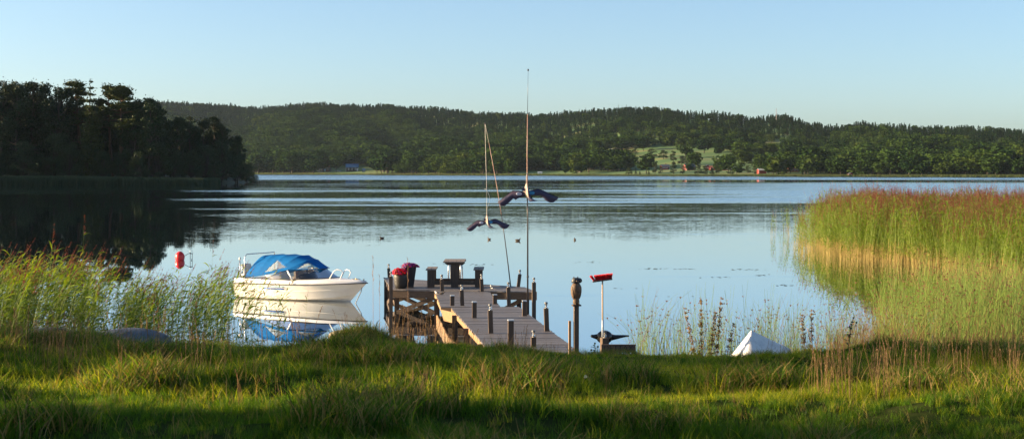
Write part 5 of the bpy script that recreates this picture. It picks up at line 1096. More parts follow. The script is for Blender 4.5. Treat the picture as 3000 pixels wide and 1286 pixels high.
hp_ = MB(); hp_.tube([(.40, -.74, .62), (.40, -.74, 1.0), (.40, -.73, 1.30), (.44, -.68, 1.385), (.60, -.45, 1.40), (.66, 0, 1.40), (.60, .45, 1.40), (.44, .68, 1.385), (.40, .74, 1.2), (.40, .74, .62)], .016, 8); hp_.tube([(.16, -.74, .66), (.40, -.74, 1.12)], .012, 6); hp_.build('canopy_hoop', steel, bt)
# outboard, stern lamp pole, bow rail, cleat, ropes
ob_ = MB(); ob_.ball((-.18, 0, .62), (.19, .14, .20), 16, 10); ob_.box((-.2, 0, .2), (.13, .09, .7), bev=.02); ob_.lathe([(.09, 0), (.10, .03), (.03, .05)], (-.22, 0, -.3), 10, Matrix.Rotation(R(90), 4, 'Y')); ob_.build('outboard_motor', blk, bt)
MB().lathe([(.03, 0), (.05, .01), (.05, .04), (.03, .05)], (-.12, -.12, .66), 12).build('motor_badge', steel, bt)
lp = MB(); lp.tube([(.02, -.50, .60), (.0, -.50, 1.18)], .016, 8); lo_ = lp.build('lamp_pole', steel, bt); MB().lathe([(.018, 0), (.036, .015), (.036, .055), (.026, .075), (.03, .085)], (.0, -.50, 1.18), 12).build('lamp', seatw, lo_)
br = MB(); br.tube([(3.42, -.30, .70), (3.56, -.27, .93), (3.66, -.25, .985), (3.78, -.23, .97), (3.86, -.20, .90), (3.76, -.22, .69)], .015, 8); br.build('bow_rail', deckw, bt)
br = MB(); br.tube([(3.42, .30, .70), (3.56, .27, .90), (3.66, .25, .95), (3.78, .23, .94), (3.86, .20, .88), (3.76, .22, .69)], .015, 8); br.build('bow_rail', deckw, bt)
cl = MB(); cl.tube([(4.1, -.07, .70), (4.1, .07, .70)], .012, 6); cl.box((4.1, 0, .68), (.06, .05, .04)); cl.tube([(4.28, -.03, .685), (4.34, .03, .70)], .014, 6); cl.build('cleat', steel, bt)
ye = MB(); ye.ball((4.22, 0, .70), (.05, .04, .02), 10, 5); ye.build('rope_coil', brass, bt); bl = MB(); bl.lathe([(.018, 0), (.018, .05), (.01, .055)], (4.50, 0, .66), 8); bl.build('bow_fitting', railb, bt)
rope = surf('mooring_rope', (.12, .11, .10), (.62, .58, .5), rough=.9, scale=18, bump=.3, stretch=(1, 1, 2))
MB().tube([(4.40, .05, .50), (4.46, -.08, .34), (4.50, -.30, .15), (4.52, -.50, -.05), (4.5, -.55, -.2)], .014, 6).build('mooring_rope', rope, bt)
MB().tube([(2.3, -.86, .6), (2.3, -.87, .52)], .02, 6).build('fairlead', steel, bt)

# ================================================================ buoy, ducks, stones, cone
redp = surf('buoy_red', (.48, .012, .012), (.66, .03, .02), rough=.28, scale=5, bump=.02)
x, y, _ = at(527, 762, 0); t = thing('mooring_buoy', (x, y, 0), 0, 'red egg-shaped mooring buoy floating left of the boat', 'buoy')
MB().ball((0, 0, .13), (.215, .215, .27), 26, 16).build('body', redp, t); 
MB().tube([(.21, 0, .19), (.36, 0, .28), (.50, .0, .335)], .012, 6).build('arm', railb, t)
rg = MB(); rg.tube([(.52 + .075 * math.cos(a), 0, .37 + .07 * math.sin(a)) for a in np.linspace(0, 6.2832, 17)], .009, 5, cap=False); rg.build('ring', steel, t)
ch = MB(); ch.tube([(.47, 0, .30), (.47, 0, -.3)], .012, 5); ch.tube([(.56, 0, .30), (.56, 0, -.3)], .012, 5); ch.box((.515, 0, .30), (.13, .03, .035)); ch.box((.54, 0, .03), (.05, .03, .04)); ch.build('shackle', railb, t)
duck = surf('duck_brown', (.02, .015, .01), (.07, .05, .033), rough=.8, scale=18, bump=.3); duckl = surf('duck_cheek', (.35, .26, .15), (.5, .4, .26), rough=.8, scale=18, bump=.2)
def mk_duck(px, py, rz, label, s=1.0):
    x, y, _ = at(px, py, 0); t = thing('duck', (x, y, -.01), rz, label, 'duck', 'ducks on the lake')
    b = MB(); pts = [((-.20, 0, .11), .008), ((-.15, 0, .085), .03), ((-.08, 0, .06), .07), ((0, 0, .05), .085), ((.08, 0, .055), .072), ((.125, 0, .09), .04), ((.135, 0, .135), .027), ((.145, 0, .17), .032), ((.165, 0, .185), .030), ((.19, 0, .178), .012)]
    b.tube([Vector(p) * s for p, _ in pts], [r_ * s for _, r_ in pts], 12); b.build('body', duck, t)
    w_ = MB()
    for q in (-1, 1): w_.ball((-.03 * s, q * .062 * s, .085 * s), (.12 * s, .03 * s, .045 * s), 10, 6)
    w_.build('wings', duck, t); MB().ball((.205 * s, 0, .172 * s), (.026 * s, .014 * s, .007 * s), 8, 5).build('beak', duckl, t)
    for q in (-1, 1): MB().ball((.158 * s, q * .024 * s, .182 * s), (.014 * s, .008 * s, .014 * s), 8, 5).build('cheek', duckl, t)
mk_duck(1119, 699, 3.6, 'duck alone on the left, above the petunias', .8); mk_duck(1433, 702.5, 2.2, 'duck right below the smaller kite', .8); mk_duck(1517, 706, -.3, 'duck between the leaning pole and the tall pole, tail stretched left', .9); mk_duck(1684, 703.5, 1.7, 'duck alone on the right, above the owl', .75)

def boulder(px, py, Y, rx_, ry_, rz_, label, m, seed, dz=0):
    x, y, z = atY(px, py, Y); t = MB(); r = np.random.default_rng(seed); n, m2 = 40, 22; P = []
    for j in range(m2 + 1):
        a = -math.pi / 2 + math.pi * j / m2; row = []
        for k in range(n):
            th = 2 * math.pi * k / n; d = np.array([math.cos(a) * math.cos(th), math.cos(a) * math.sin(th), math.sin(a)])
            q = 1 + .16 * fbm(d[0] * 1.3 + 9, d[1] * 1.3 + d[2] * 1.7, 3, seed) + .03 * fbm(d[0] * 6 + 9, d[1] * 6 + d[2] * 5, 2, seed + 3)
            q *= min(1, .80 / max(.55, abs(d[2]) + abs(d[0]) * .35)) ** .25
            row.append((d[0] * rx_ * q, d[1] * ry_ * q, d[2] * rz_ * q))
        P.append(row)
    t.grid(P, True, True); o = t.build('boulder', m, None); o.location = (x, y, z); return tag(o, label, 'boulder')
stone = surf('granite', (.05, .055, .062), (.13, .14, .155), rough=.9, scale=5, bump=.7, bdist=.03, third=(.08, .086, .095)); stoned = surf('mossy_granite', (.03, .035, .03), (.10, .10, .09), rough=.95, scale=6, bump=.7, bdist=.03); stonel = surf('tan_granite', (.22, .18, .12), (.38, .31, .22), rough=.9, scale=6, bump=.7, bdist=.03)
boulder(370, 1006, 22.7, .74, .45, .25, 'long low blue-grey boulder in the shore grass on the left', stone, 3)
boulder(150, 1006, 22.6, .50, .4, .27, 'dark mossy boulder with grass on top at the far left', stoned, 5)
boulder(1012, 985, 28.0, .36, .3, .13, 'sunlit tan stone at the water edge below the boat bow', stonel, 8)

# white pyramid
wc = surf('white_hull_paint', (.56, .55, .54), (.76, .75, .74), rough=.55, scale=7, bump=.25, bdist=.01, third=(.70, .69, .68))
Yc = 24.3; A = Vector(atY(2201, 967, Yc)); B0 = Vector(atY(2132, 1046, Yc + .25)); B1 = Vector(atY(2188, 1052, Yc - .42)); B2 = Vector(atY(2378, 1048, Yc + .1)); B3 = Vector(atY(2230, 1040, Yc + .7))
t = MB(); ctr = A.copy(); n = 14; P = []
base = [B0, B1, B2, B3]
for j in range(n + 1):
    u = j / n; row = []
    for e in range(4):
        a, c = base[e], base[(e + 1) % 4]
        for k in range(8):
            v = k / 8; p = a + (c - a) * v; q = A + (p - A) * max(u, .012)
            # softly rounded ridges and a little belly
            mid = (base[0] + base[1] + base[2] + base[3]) / 4; edge = min(v, 1 - v)
            q = q + (mid - q) * .035 * max(0, 1 - edge * 8) * (.3 + u); q.z += .008 * math.sin(7 * u + e + 5 * v) * u
            row.append(tuple(q - Vector((A.x, A.y, B1.z))))
    P.append(row)
t.grid(P, True, True); o = t.build('white_pyramid', wc, None); o.location = (A.x, A.y, B1.z); tag(o, 'white pointed pyramid-like hull end standing in the grass right of the weeds', 'upturned hull')
# ================================================================ reeds, rushes, grass
RL = foliage('reed_leaf', (.050, .115, .006), (.195, .270, .018), trans=.42, scale=1.0, tcol=1.35); RS = foliage('reed_stem', (.17, .145, .04), (.37, .27, .085), trans=0, scale=1.0); RG = foliage('reed_stem_green', (.12, .18, .03), (.22, .27, .06), trans=0)
RP = foliage('reed_plume', (.11, .030, .028), (.26, .085, .065), trans=.35, scale=3.0, tcol=1.2); RP2 = foliage('reed_plume_grey', (.20, .15, .13), (.34, .26, .22), trans=.35, tcol=1.2)
def reed_stalks(name, n, H, spread, seed, leafw=.024, leafl=.34, low=.36, lean=.10, plume=.8, link=False, K=5, leafn=11, lw_dir=None, stemr=.0042, mats=None, wind=0.0):
    """n reed stalks: round stem, arching leaves up the stem, feathery plume"""
    r = np.random.default_rng(seed); o = NP(); a = r.uniform(0, 6.28, n); rad = spread * np.sqrt(r.uniform(0, 1, n)); b = np.stack([np.cos(a) * rad, np.sin(a) * rad, np.zeros(n)], 1)
    hh = H * r.uniform(.78, 1.05, n); ld = r.normal(.2, .7, n) if lw_dir is None else r.normal(lw_dir, .5, n); le = lean * hh * r.uniform(.3, 1.6, n)
    u = np.linspace(0, 1, 6); spine = lambda uu: b[:, None] + np.stack([np.cos(ld)[:, None] * le[:, None] * uu ** 2, np.sin(ld)[:, None] * le[:, None] * uu ** 2, hh[:, None] * uu * np.ones_like(uu)], -1)
    P = spine(u[None] * np.ones((n, 1))); k2 = 3
    o.tubes(P[:, :3], np.tile([[stemr, stemr * .95, stemr * .9]], (n, 1)), 1, 3); o.tubes(P[:, 2:], np.tile([[stemr * .9, stemr * .75, stemr * .6, stemr * .3]], (n, 1)), 2, 3)
    for j in range(leafn):
        uu = low + (1 - low - .03) * (j + r.uniform(0, .8, n)) / leafn; B0 = spine(uu[:, None])[:, 0]; ang = ld + r.normal(0, 1.3, n) + (j % 2) * math.pi * .9; ang = np.where(r.uniform(0, 1, n) < wind, r.normal(0, .55, n), ang)
        ll = leafl * r.uniform(.6, 1.15, n) * (1 - .35 * np.abs(uu - .7)); rise = r.uniform(.35, 1.15, n); v = np.linspace(0, 1, 4)
        hx = np.cos(ang)[:, None] * ll[:, None] * v * np.cos(rise)[:, None]; hy_ = np.sin(ang)[:, None] * ll[:, None] * v * np.cos(rise)[:, None]; hz_ = ll[:, None] * (v * np.sin(rise)[:, None] - .42 * v ** 2.2)
        LPt = B0[:, None] + np.stack([hx, hy_, hz_], -1); W = leafw * r.uniform(.7, 1.2, n)[:, None] * np.array([[.5, 1, .75, .06]]); sd = np.stack([-np.sin(ang), np.cos(ang), r.normal(0, .5, n)], 1); sd /= np.linalg.norm(sd, axis=1, keepdims=True); o.ribbons(LPt, W, sd, 0)
    q = np.where(r.uniform(0, 1, n) < plume)[0]
    if len(q):
        for j in range(22):
            f_ = r.uniform(0, 1, len(q)); base = P[q, -1] + (P[q, -1] - P[q, -2]) * (f_ * .9 - .25)[:, None]; ang = ld[q] + r.normal(0, .8, len(q)); ln = .17 * (1.05 - f_ * .75); v = np.linspace(0, 1, 3)
            PP = base[:, None] + np.stack([np.cos(ang)[:, None] * ln[:, None] * v * .55, np.sin(ang)[:, None] * ln[:, None] * v * .55, ln[:, None] * (v * .75 - .45 * v ** 2)], -1)
            s_ = r.uniform(0, 6.28, len(q)); o.ribbons(PP, np.tile([[.006, .014, .005]], (len(q), 1)), np.stack([np.cos(s_), np.sin(s_), np.zeros(len(q))], 1), 3)
    return o.mesh(name, mats or [RL, RS, RG, RP])
r = np.random.default_rng(77)
def field_pts(n, xr, yr, dens):
    x = r.uniform(*xr, n); y = r.uniform(*yr, n); k = r.uniform(0, 1, n) < dens(x, y); return x[k], y[k]
# --- big bed on the right
rp_ = [proto('kind_%d' % k, reed_stalks('reed', 6, 2.55, .30, 500 + k, low=(.10, .18, .26, .34, .22, .30, .15)[k], stemr=.006, leafw=.032, leafl=.40, lean=(.10, .16, .07, .12, .2, .1, .14)[k], plume=(.8, .9, .5, .9, .3, .8, .95)[k])) for k in range(7)]
def pxof(x, y): return 1500 + x * F / y
x, y = field_pts(18500, (8, 48), (50, 98), lambda x, y: (.05 * sstep(2262, 2290, pxof(x, y)) * (y > 63) + sstep(2250, 2560, pxof(x, y) + 70 * fbm(x * .5, y * .3, 2, 8)) ** 2) * sstep(3260, 3180, pxof(x, y)) * sstep(0, 8, y - np.interp(pxof(x, y), [2250, 2600, 3000], [63, 57, 50]) + 6 * fbm(x * .45, y * .1, 3, 4) - sstep(2500, 2300, pxof(x, y)) * 3 + 2 * sstep(2650, 2900, pxof(x, y))) * .9)
n = len(x); hfac = .90 + .20 * fbm(x * .35, y * .35, 2, 14) + .06 * sstep(2300, 2450, pxof(x, y)) - .24 * sstep(2470, 2280, pxof(x, y))
scatter('reed_bed', np.stack([x, y, np.full(n, -.05)], 1), np.stack([r.normal(0, .04, n), r.normal(.03, .04, n), r.uniform(0, 6.28, n)], 1), hfac * (.66 + .50 * r.uniform(0, 1, n) ** 1.3 + .14 * (r.uniform(0, 1, n) > .97)), r.integers(0, 7, n), rp_, 'large sunlit bed of common reeds with purple-brown plumes on the right', 'reeds'); print('right reeds', n)
# --- near bed on the left, leaning to the right
lp_ = [proto('kind_%d' % k, reed_stalks('reed', 4, 2.1, .25, 520 + k, low=.16, lean=.20, lw_dir=.0, leafw=.038, leafl=.42, plume=.22, stemr=.0045, leafn=9, wind=.75)) for k in range(5)]
def ldens(x, y):
    p = pxof(x, y); return (sstep(335, 285, p) * .62 + .50 * sstep(285, 340, p) * (sstep(690, 640, p) + .2 * sstep(860, 800, p)) ) * sstep(29.0, 30.5, y + fbm(x * .8, y * .5, 2, 3)) * (.62 + .5 * fbm(x * .9, y * .7, 2, 5))
x, y = field_pts(1950, (-16, -4.0), (29, 37.5), ldens)
n = len(x); p = pxof(x, y); fade = np.interp(p, [-100, 150, 290, 330, 420, 600, 760, 880], [.92, .96, .88, .76, .74, .80, .80, .60])
scatter('shore_reed_bed', np.stack([x, y, np.full(n, -.1)], 1), np.stack([r.normal(0, .04, n), r.normal(.06, .05, n), r.normal(0, .5, n)], 1), fade * r.uniform(.82, 1.1, n), r.integers(0, 5, n), lp_, 'green reeds leaning in the wind along the near shore on the left', 'reeds'); print('left reeds', n)
# --- tall single reeds standing out of the left bed
sg = [reed_stalks('stalk', 1, 2.5, .01, 560 + k, low=.35, lean=.07, leafw=.03, leafl=.42, plume=1.0, leafn=9, stemr=.005) for k in range(3)]
for k, (px, top, lb) in enumerate([(152, 663, 'tallest reed of the left bed, upright with a straight brown plume'), (196, 700, 'reed with a brown plume between the two tallest of the left bed'), (250, 672, 'tall reed of the left bed bending right with a nodding plume'), (76, 722, 'reed with a dark plume over the left bed near the frame edge'), (272, 710, 'reed with a reddish plume at the right shoulder of the left bed'), (628, 738, 'tallest reed between the buoy and the boat, grey plume'), (592, 795, 'upright reed with a narrow grey plume left of the boat'), (410, 800, 'reed with a plume left below the buoy'), (826, 800, 'reed in front of the boat windscreen, no plume visible'), (905, 845, 'reed bending in front of the boat bow')]):
    Yd = 32.5 + (k % 3) * .8; x0, y0, z1 = atY(px, top, Yd); o = mobj('reed', sg[k % 3]); o.location = (x0 - .08, y0, -.1); s = (z1 + .1) / 2.55; o.scale = (s, s, s); o.rotation_euler = (0, 0, .4 * math.sin(k * 2.1)); tag(o, lb, 'reed', 'tall single reeds in the left bed')
# --- sparse grass heads left of the jetty and in front of the boat
GH = foliage('dry_grass', (.13, .08, .028), (.32, .21, .09), trans=.3, tcol=1.1); GH2 = foliage('dry_grass_brown', (.18, .10, .06), (.34, .20, .12), trans=.25, tcol=1.1)
def seed_grass(name, n, H, spread, seed, head=True, mats=None, lean=.12, w_=.004, hn=8):
    r_ = np.random.default_rng(seed); o = NP(); a = r_.uniform(0, 6.28, n); rad = spread * np.sqrt(r_.uniform(0, 1, n)); b = np.stack([np.cos(a) * rad, np.sin(a) * rad, np.zeros(n)], 1)
    hh = H * r_.uniform(.6, 1.1, n); ld = r_.uniform(-1.2, 1.2, n); le = lean * hh * r_.uniform(-.8, 1.6, n); u = np.linspace(0, 1, 5)
    P = b[:, None] + np.stack([np.cos(ld)[:, None] * le[:, None] * u ** 2, np.sin(ld)[:, None] * le[:, None] * u ** 2, hh[:, None] * u], -1); o.tubes(P, np.tile([[w_ * .5, w_ * .48, w_ * .42, w_ * .35, w_ * .25]], (n, 1)), 0, 3)
    if head:
        for j in range(hn):
            f_ = j / hn; base = P[:, -1] - (P[:, -1] - P[:, -2]) * (f_ * .8)[..., None] if hasattr(f_, 'shape') else P[:, -1] - (P[:, -1] - P[:, -2]) * (f_ * .8)
            an = r_.uniform(0, 6.28, n); ln = .022 * hh; v = np.linspace(0, 1, 3); PP = base[:, None] + np.stack([np.cos(an)[:, None] * ln[:, None] * v * .5, np.sin(an)[:, None] * ln[:, None] * v * .5, ln[:, None] * v], -1); o.ribbons(PP, np.tile([[.003, .008, .002]], (n, 1)), np.stack([np.sin(an), np.cos(an), np.zeros(n)], 1), 1)
    return o.mesh(name, mats or [GH, GH2])
# --- rushes: bare green stems, some bent, at the right shore
RU = foliage('rush_stem', (.045, .095, .016), (.16, .24, .035), trans=0); RUH = foliage('rush_flower', (.16, .07, .045), (.28, .13, .08), trans=.2)
def rush_tuft(name, n, H, seed, spread=.12, gold=.1, bent=.5, heads=.5, w_=.0095):
    r_ = np.random.default_rng(seed); o = NP(); a = r_.uniform(0, 6.28, n); rad = spread * np.sqrt(r_.uniform(0, 1, n)); b = np.stack([np.cos(a) * rad, np.sin(a) * rad, np.zeros(n)], 1); hh = H * r_.uniform(.55, 1.1, n)
    ld = r_.choice([0.0, math.pi], n) + r_.normal(0, .5, n); le = hh * np.abs(r_.normal(0, .16, n)) * (1 + bent * (r_.uniform(0, 1, n) < .22) * 3.2); u = np.linspace(0, 1, 8); dr = (le / hh) ** 2 * hh * .75
    P = b[:, None] + np.stack([np.cos(ld)[:, None] * le[:, None] * u ** 2, np.sin(ld)[:, None] * le[:, None] * u ** 2, hh[:, None] * u - dr[:, None] * u ** 3], -1); g = r_.uniform(0, 1, n) < gold; W = np.tile(np.linspace(1, .3, 8)[None] * w_ * .5, (n, 1))
    o.tubes(P[~g], W[~g], 0, 3)
    if g.any(): o.tubes(P[g], W[g], 1, 3)
    q = np.where(r_.uniform(0, 1, n) < heads)[0]
    for j in range(6):
        if len(q):
            an = r_.uniform(0, 6.28, len(q)); v = np.linspace(0, 1, 3); PP = P[q, -2][:, None] + np.stack([np.cos(an)[:, None] * .03 * v, np.sin(an)[:, None] * .03 * v, .03 * v + 0 * an[:, None]], -1); o.ribbons(PP, np.tile([[.006, .016, .005]], (len(q), 1)), np.stack([np.sin(an), -np.cos(an), np.zeros(len(q))], 1), 2)
    return o.mesh(name, [RU, GH, RUH])
ru = [proto('kind_%d' % k, rush_tuft('rush', 5, 1.75, 600 + k, gold=.12)) for k in range(4)] + [proto('kind_%d' % k, rush_tuft('rush', 8, 1.15, 610 + k, gold=.75, bent=.25, heads=.3)) for k in range(4, 6)]
xx = []; yy = []; ss = []; ki = []
def add_rush(n, pr, yr, sr, kinds):
    p = r.uniform(*pr, n); y_ = r.uniform(*yr, n); xx.append((p - 1500) * y_ / F); yy.append(y_); ss.append(r.uniform(*sr, n)); ki.append(r.choice(kinds, n))
add_rush(26, (1860, 1960), (27.0, 29.5), (.75, 1.15), [0, 1, 2]); add_rush(95, (1960, 2260), (26.5, 30), (.65, 1.1), [0, 1, 2, 3]); add_rush(60, (2260, 2460), (26.5, 31), (.6, 1.05), [0, 1, 2, 3, 4])
add_rush(300, (2440, 2700), (26.5, 33), (.55, 1.0), [0, 4, 5, 5]); add_rush(420, (2560, 3080), (27, 37), (.85, 1.25), [0, 1, 2, 3, 3, 4]); add_rush(260, (2680, 3090), (29, 38), (1.05, 1.45), [0, 1, 2, 3]); add_rush(200, (2450, 3080), (26.2, 28), (.6, 1.0), [4, 5]); add_rush(8, (1830, 1870), (26.5, 27.5), (.5, .9), [0, 1])
xx, yy, ss, ki = map(np.concatenate, (xx, yy, ss, ki)); n = len(xx)
scatter('rushes', np.stack([xx, yy, np.full(n, -.15)], 1), np.stack([r.normal(0, .04, n), r.normal(0, .05, n), r.normal(0, .5, n)], 1), ss, ki, ru, 'thin green and straw-coloured rushes standing in the shallows on the right', 'rushes')

# --- meadow grass
G1 = foliage('grass_green', (.008, .034, .003), (.078, .165, .006), trans=.5, scale=.7, tcol=1.7); G2 = foliage('grass_yellow_green', (.10, .15, .005), (.33, .35, .022), trans=.5, tcol=1.6); G3 = foliage('grass_dry_blade', (.16, .11, .03), (.34, .25, .09), trans=.35, tcol=1.1)  # yellow-green blades carry the brightness of sunlit tips in their colour
gp_ = [proto('kind_%d' % k, tuftmesh('grass', 34, .20, .0085, .17, [G1], 700 + k, lean=.55, K=4)) for k in range(4)] + [proto('kind_%d' % (4 + k), tuftmesh('grass', 34, .19, .008, .12, [G1, G2, G2], 710 + k, lean=.6, K=4)) for k in range(2)] + [proto('kind_6', tuftmesh('grass', 26, .24, .007, .10, [G1, G3], 720, lean=.5, K=4)), proto('kind_7', tuftmesh('grass', 44, .34, .012, .16, [G1, G1, G3], 721, lean=.6, K=4)), proto('kind_8', tuftmesh('grass', 12, .34, .013, .16, [G2, G1, G2], 722, lean=.7, K=5)), proto('kind_9', tuftmesh('grass', 9, .40, .008, .22, [G3, G2], 723, lean=1.0, K=5))]
NG = 84000; x = r.uniform(-13.5, 13.5, NG); y = 6.5 + 19.5 * r.uniform(0, 1, NG) ** .9; k = np.abs(x) < (y * .40 + 2.2); x, y = x[k], y[k]
den = .42 + .58 * sstep(.35, .6, vnoise(x * .9, y * .9, 61)); k = r.uniform(0, 1, len(x)) < den; x, y = x[k], y[k]; z = bank(x, y); k = z > .12; x, y, z = x[k], y[k], z[k]; n = len(x)
tall = vnoise(x * .8 + 4, y * 1.0, 71); idx = r.integers(0, 4, n); idx = np.where(r.uniform(0, 1, n) < (.18 + .72 * sstep(.35, .75, vnoise(x * .5, y * .6, 73))), r.integers(4, 6, n), idx); idx = np.where(r.uniform(0, 1, n) < .05 + .10 * sstep(-4, -5.5, x) * sstep(12, 14, y), 6, idx); idx = np.where((tall > .74) & (r.uniform(0, 1, n) < .55), 7, idx)
s = (.46 + .50 * sstep(.35, .9, tall)) * r.uniform(.75, 1.2, n) * np.where(y > 20.5, .72, 1.0) * (1 - .35 * sstep(20, 23, y) * sstep(1400, 1550, pxof(x, y)) * sstep(2350, 2250, pxof(x, y)))
idx = np.where((y < 13.2) & (idx >= 4) & (idx < 6) & (r.uniform(0, 1, n) < .8), r.integers(0, 4, n), idx); u_ = r.uniform(0, 1, n) + .08 * (y < 13); idx = np.where(u_ < .10, 8, np.where(u_ < .15, 9, idx)); clear = np.minimum(((x + 6.15) / .75) ** 2 + ((y - 22.4) / .55) ** 2, ((x + 7.35) / .5) ** 2 + ((y - 22.3) / .5) ** 2) < 1; s = np.where(clear, s * .45, s)  # fewer bright tufts close in: foreground shade put into the grass colour
bush = np.exp(-((x + 2.35) / .65) ** 2 - ((y - 23.0) / .8) ** 2); s = s * (1 + .25 * bush); idx = np.where(bush > .5, 7, idx)
scatter('grass', np.stack([x, y, z - .01], 1), np.stack([r.normal(0, .12, n), r.normal(0, .12, n), r.uniform(0, 6.28, n)], 1), s, idx, gp_, 'rough green meadow grass on the uneven bank in the foreground', 'grass'); print('grass', n)
# --- dry stalks with seed heads
dp_ = [proto('kind_%d' % k, seed_grass('dry_stalk', 4, .46, .10, 800 + k, w_=.005, hn=10)) for k in range(4)]
xx = []; yy = []; ss = []
def add_dry(n, pr, yr, sr):
    p = r.uniform(*pr, n); y_ = r.uniform(*yr, n); xx.append((p - 1500) * y_ / F); yy.append(y_); ss.append(r.uniform(*sr, n))
add_dry(34, (-60, 230), (14.8, 18), (.7, 1.35)); add_dry(60, (230, 640), (14, 22), (.5, 1.1)); add_dry(45, (-50, 1300), (22, 24.5), (.35, 1.3)); add_dry(50, (640, 1500), (12, 22), (.4, .9)); add_dry(45, (2390, 2760), (13, 16.5), (.7, 1.3)); add_dry(80, (1500, 3060), (14, 23), (.4, 1.0)); add_dry(18, (2760, 3060), (13, 17), (.7, 1.2)); add_dry(26, (330, 900), (24.0, 26.0), (.6, 2.2)); add_dry(30, (1030, 1330), (23.6, 25.2), (.9, 2.0)); add_dry(40, (2340, 3000), (23.5, 25.5), (.8, 1.5)); add_dry(36, (1290, 1560), (23.2, 24.6), (.6, 1.2))
xx, yy, ss = map(np.concatenate, (xx, yy, ss)); n = len(xx); zz = np.maximum(bank(xx, yy), -.1)
scatter('dry_grass', np.stack([xx, yy, zz], 1), np.stack([r.normal(0, .08, n), r.normal(.05, .1, n), r.uniform(0, 6.28, n)], 1), ss, r.integers(0, 4, n), dp_, 'straw-coloured seed stalks scattered over the meadow', 'dry grass')
# --- tall feathery seed stalks by the boat bow and left of the jetty
fe = [seed_grass('stem', 1, 1.9, .01, 830 + k, mats=[GH2, GH2], w_=.007, hn=16, lean=.1) for k in range(2)]
for k, (px, top, lb) in enumerate([(1094, 785, 'tallest thin seed stalk between the boat and the jetty'), (1066, 840, 'thin seed stalk just left of the tallest one by the jetty'), (1113, 835, 'thin seed stalk just right of the tallest one by the jetty'), (1040, 880, 'short thin seed stalk below the boat bow'), (1196, 790, 'pale green stem crossing the cross braces of the jetty'), (1232, 842, 'pale stem standing in front of the jetty beam, right of another')]):
    x0, y0, z1 = atY(px, top, 26.5); o = mobj('seed_stalk', fe[k % 2]); o.location = (x0, y0, .02); s = z1 / 1.9 * 1.1; o.scale = (s, s, s); tag(o, lb, 'seed stalk', 'thin seed stalks beside the jetty')
# --- brown weeds with whorls of seed heads
WDm = foliage('weed_seed', (.10, .055, .022), (.27, .16, .07), trans=.2); WY = foliage('weed_leaf', (.16, .14, .03), (.34, .28, .06), trans=.35)
def weed_mesh(H, seed, leafy=.5):
    r_ = np.random.default_rng(seed); o = NP(); u = np.linspace(0, 1, 6); P = np.stack([.02 * np.sin(u * 5), .02 * np.cos(u * 4), H * u], 1)[None]; o.tubes(P, np.linspace(.006, .002, 6)[None], 0, 5)
    for k in range(15):
        z = H * (.18 + .80 * (k + r_.uniform(-.4, .4)) / 14); m = int(r_.integers(10, 34)); c = np.array([0, 0, z]) + r_.normal(0, 1, (m, 3)) * np.array([.024, .024, .020]) * (1.15 - .6 * k / 14) * r_.uniform(.7, 1.2); o.leaves(c, .024, r_, 0, asp=.8)
        for q in range(3):
            an = r_.uniform(0, 6.28); ln = .07 * (1.2 - .7 * k / 14); v = np.linspace(0, 1, 3); PP = (np.array([0, 0, z]) + np.stack([np.cos(an) * ln * v, np.sin(an) * ln * v, ln * (.4 * v - .6 * v * v)], 1))[None]; o.ribbons(PP, np.array([[.008, .018, .003]]), np.array([[np.sin(an), -np.cos(an), .2]]), 1)
    return o.mesh('stem', [WDm, WY])
wm = [weed_mesh(1.0, 900 + k) for k in range(3)]
for k, (px, top, lean, lb) in enumerate([(2018, 895, -.20, 'leftmost brown seedy weed, leaning left over the water'), (2052, 875, -.02, 'tall upright brown weed second from the left, left of the pale pyramid'), (2090, 905, .12, 'brown weed third from the left, in the thick of the group'), (2108, 868, .10, 'tallest brown weed in the group left of the pale pyramid'), (2140, 940, .25, 'thin dark weed leaning right, nearest the left foot of the pyramid'), (2352, 915, -.06, 'left one of two dark weeds right of the pale pyramid'), (2378, 905, .04, 'right one of two dark weeds right of the pale pyramid')]):
    x0, y0, z1 = atY(px, top, 24.2); zb_ = float(bank(np.array(x0), np.array(y0))); H = z1 - zb_ + .05; o = mobj('seedy_weed', wm[k % 3]); o.location = (x0 - lean * H * .7, y0, zb_ - .05); o.scale = (1.15, 1.15, H / 1.0); o.rotation_euler = (0, lean, k * 1.0 if abs(lean) < .03 else 0); tag(o, lb, 'weed', 'brown seedy weeds on the bank')
# yellowish low herbs around them
hb_ = [proto('kind_%d' % k, tuftmesh('herb', 26, .26, .022, .10, [WY, G2], 940 + k, lean=.8, K=4)) for k in range(2)]
n = 90; p = np.concatenate([r.uniform(1980, 2150, 50), r.uniform(1560, 1600, 12), r.uniform(2330, 2400, 28)]); y = r.uniform(23.2, 24.2, n); x = (p - 1500) * y / F
scatter('yellow_herbs', np.stack([x, y, bank(x, y)], 1), np.stack([np.zeros(n)] * 2 + [r.uniform(0, 6.28, n)], 1), r.uniform(.5, 1.1, n), r.integers(0, 2, n), hb_, 'low yellowing herbs at the feet of the brown weeds', 'herbs')
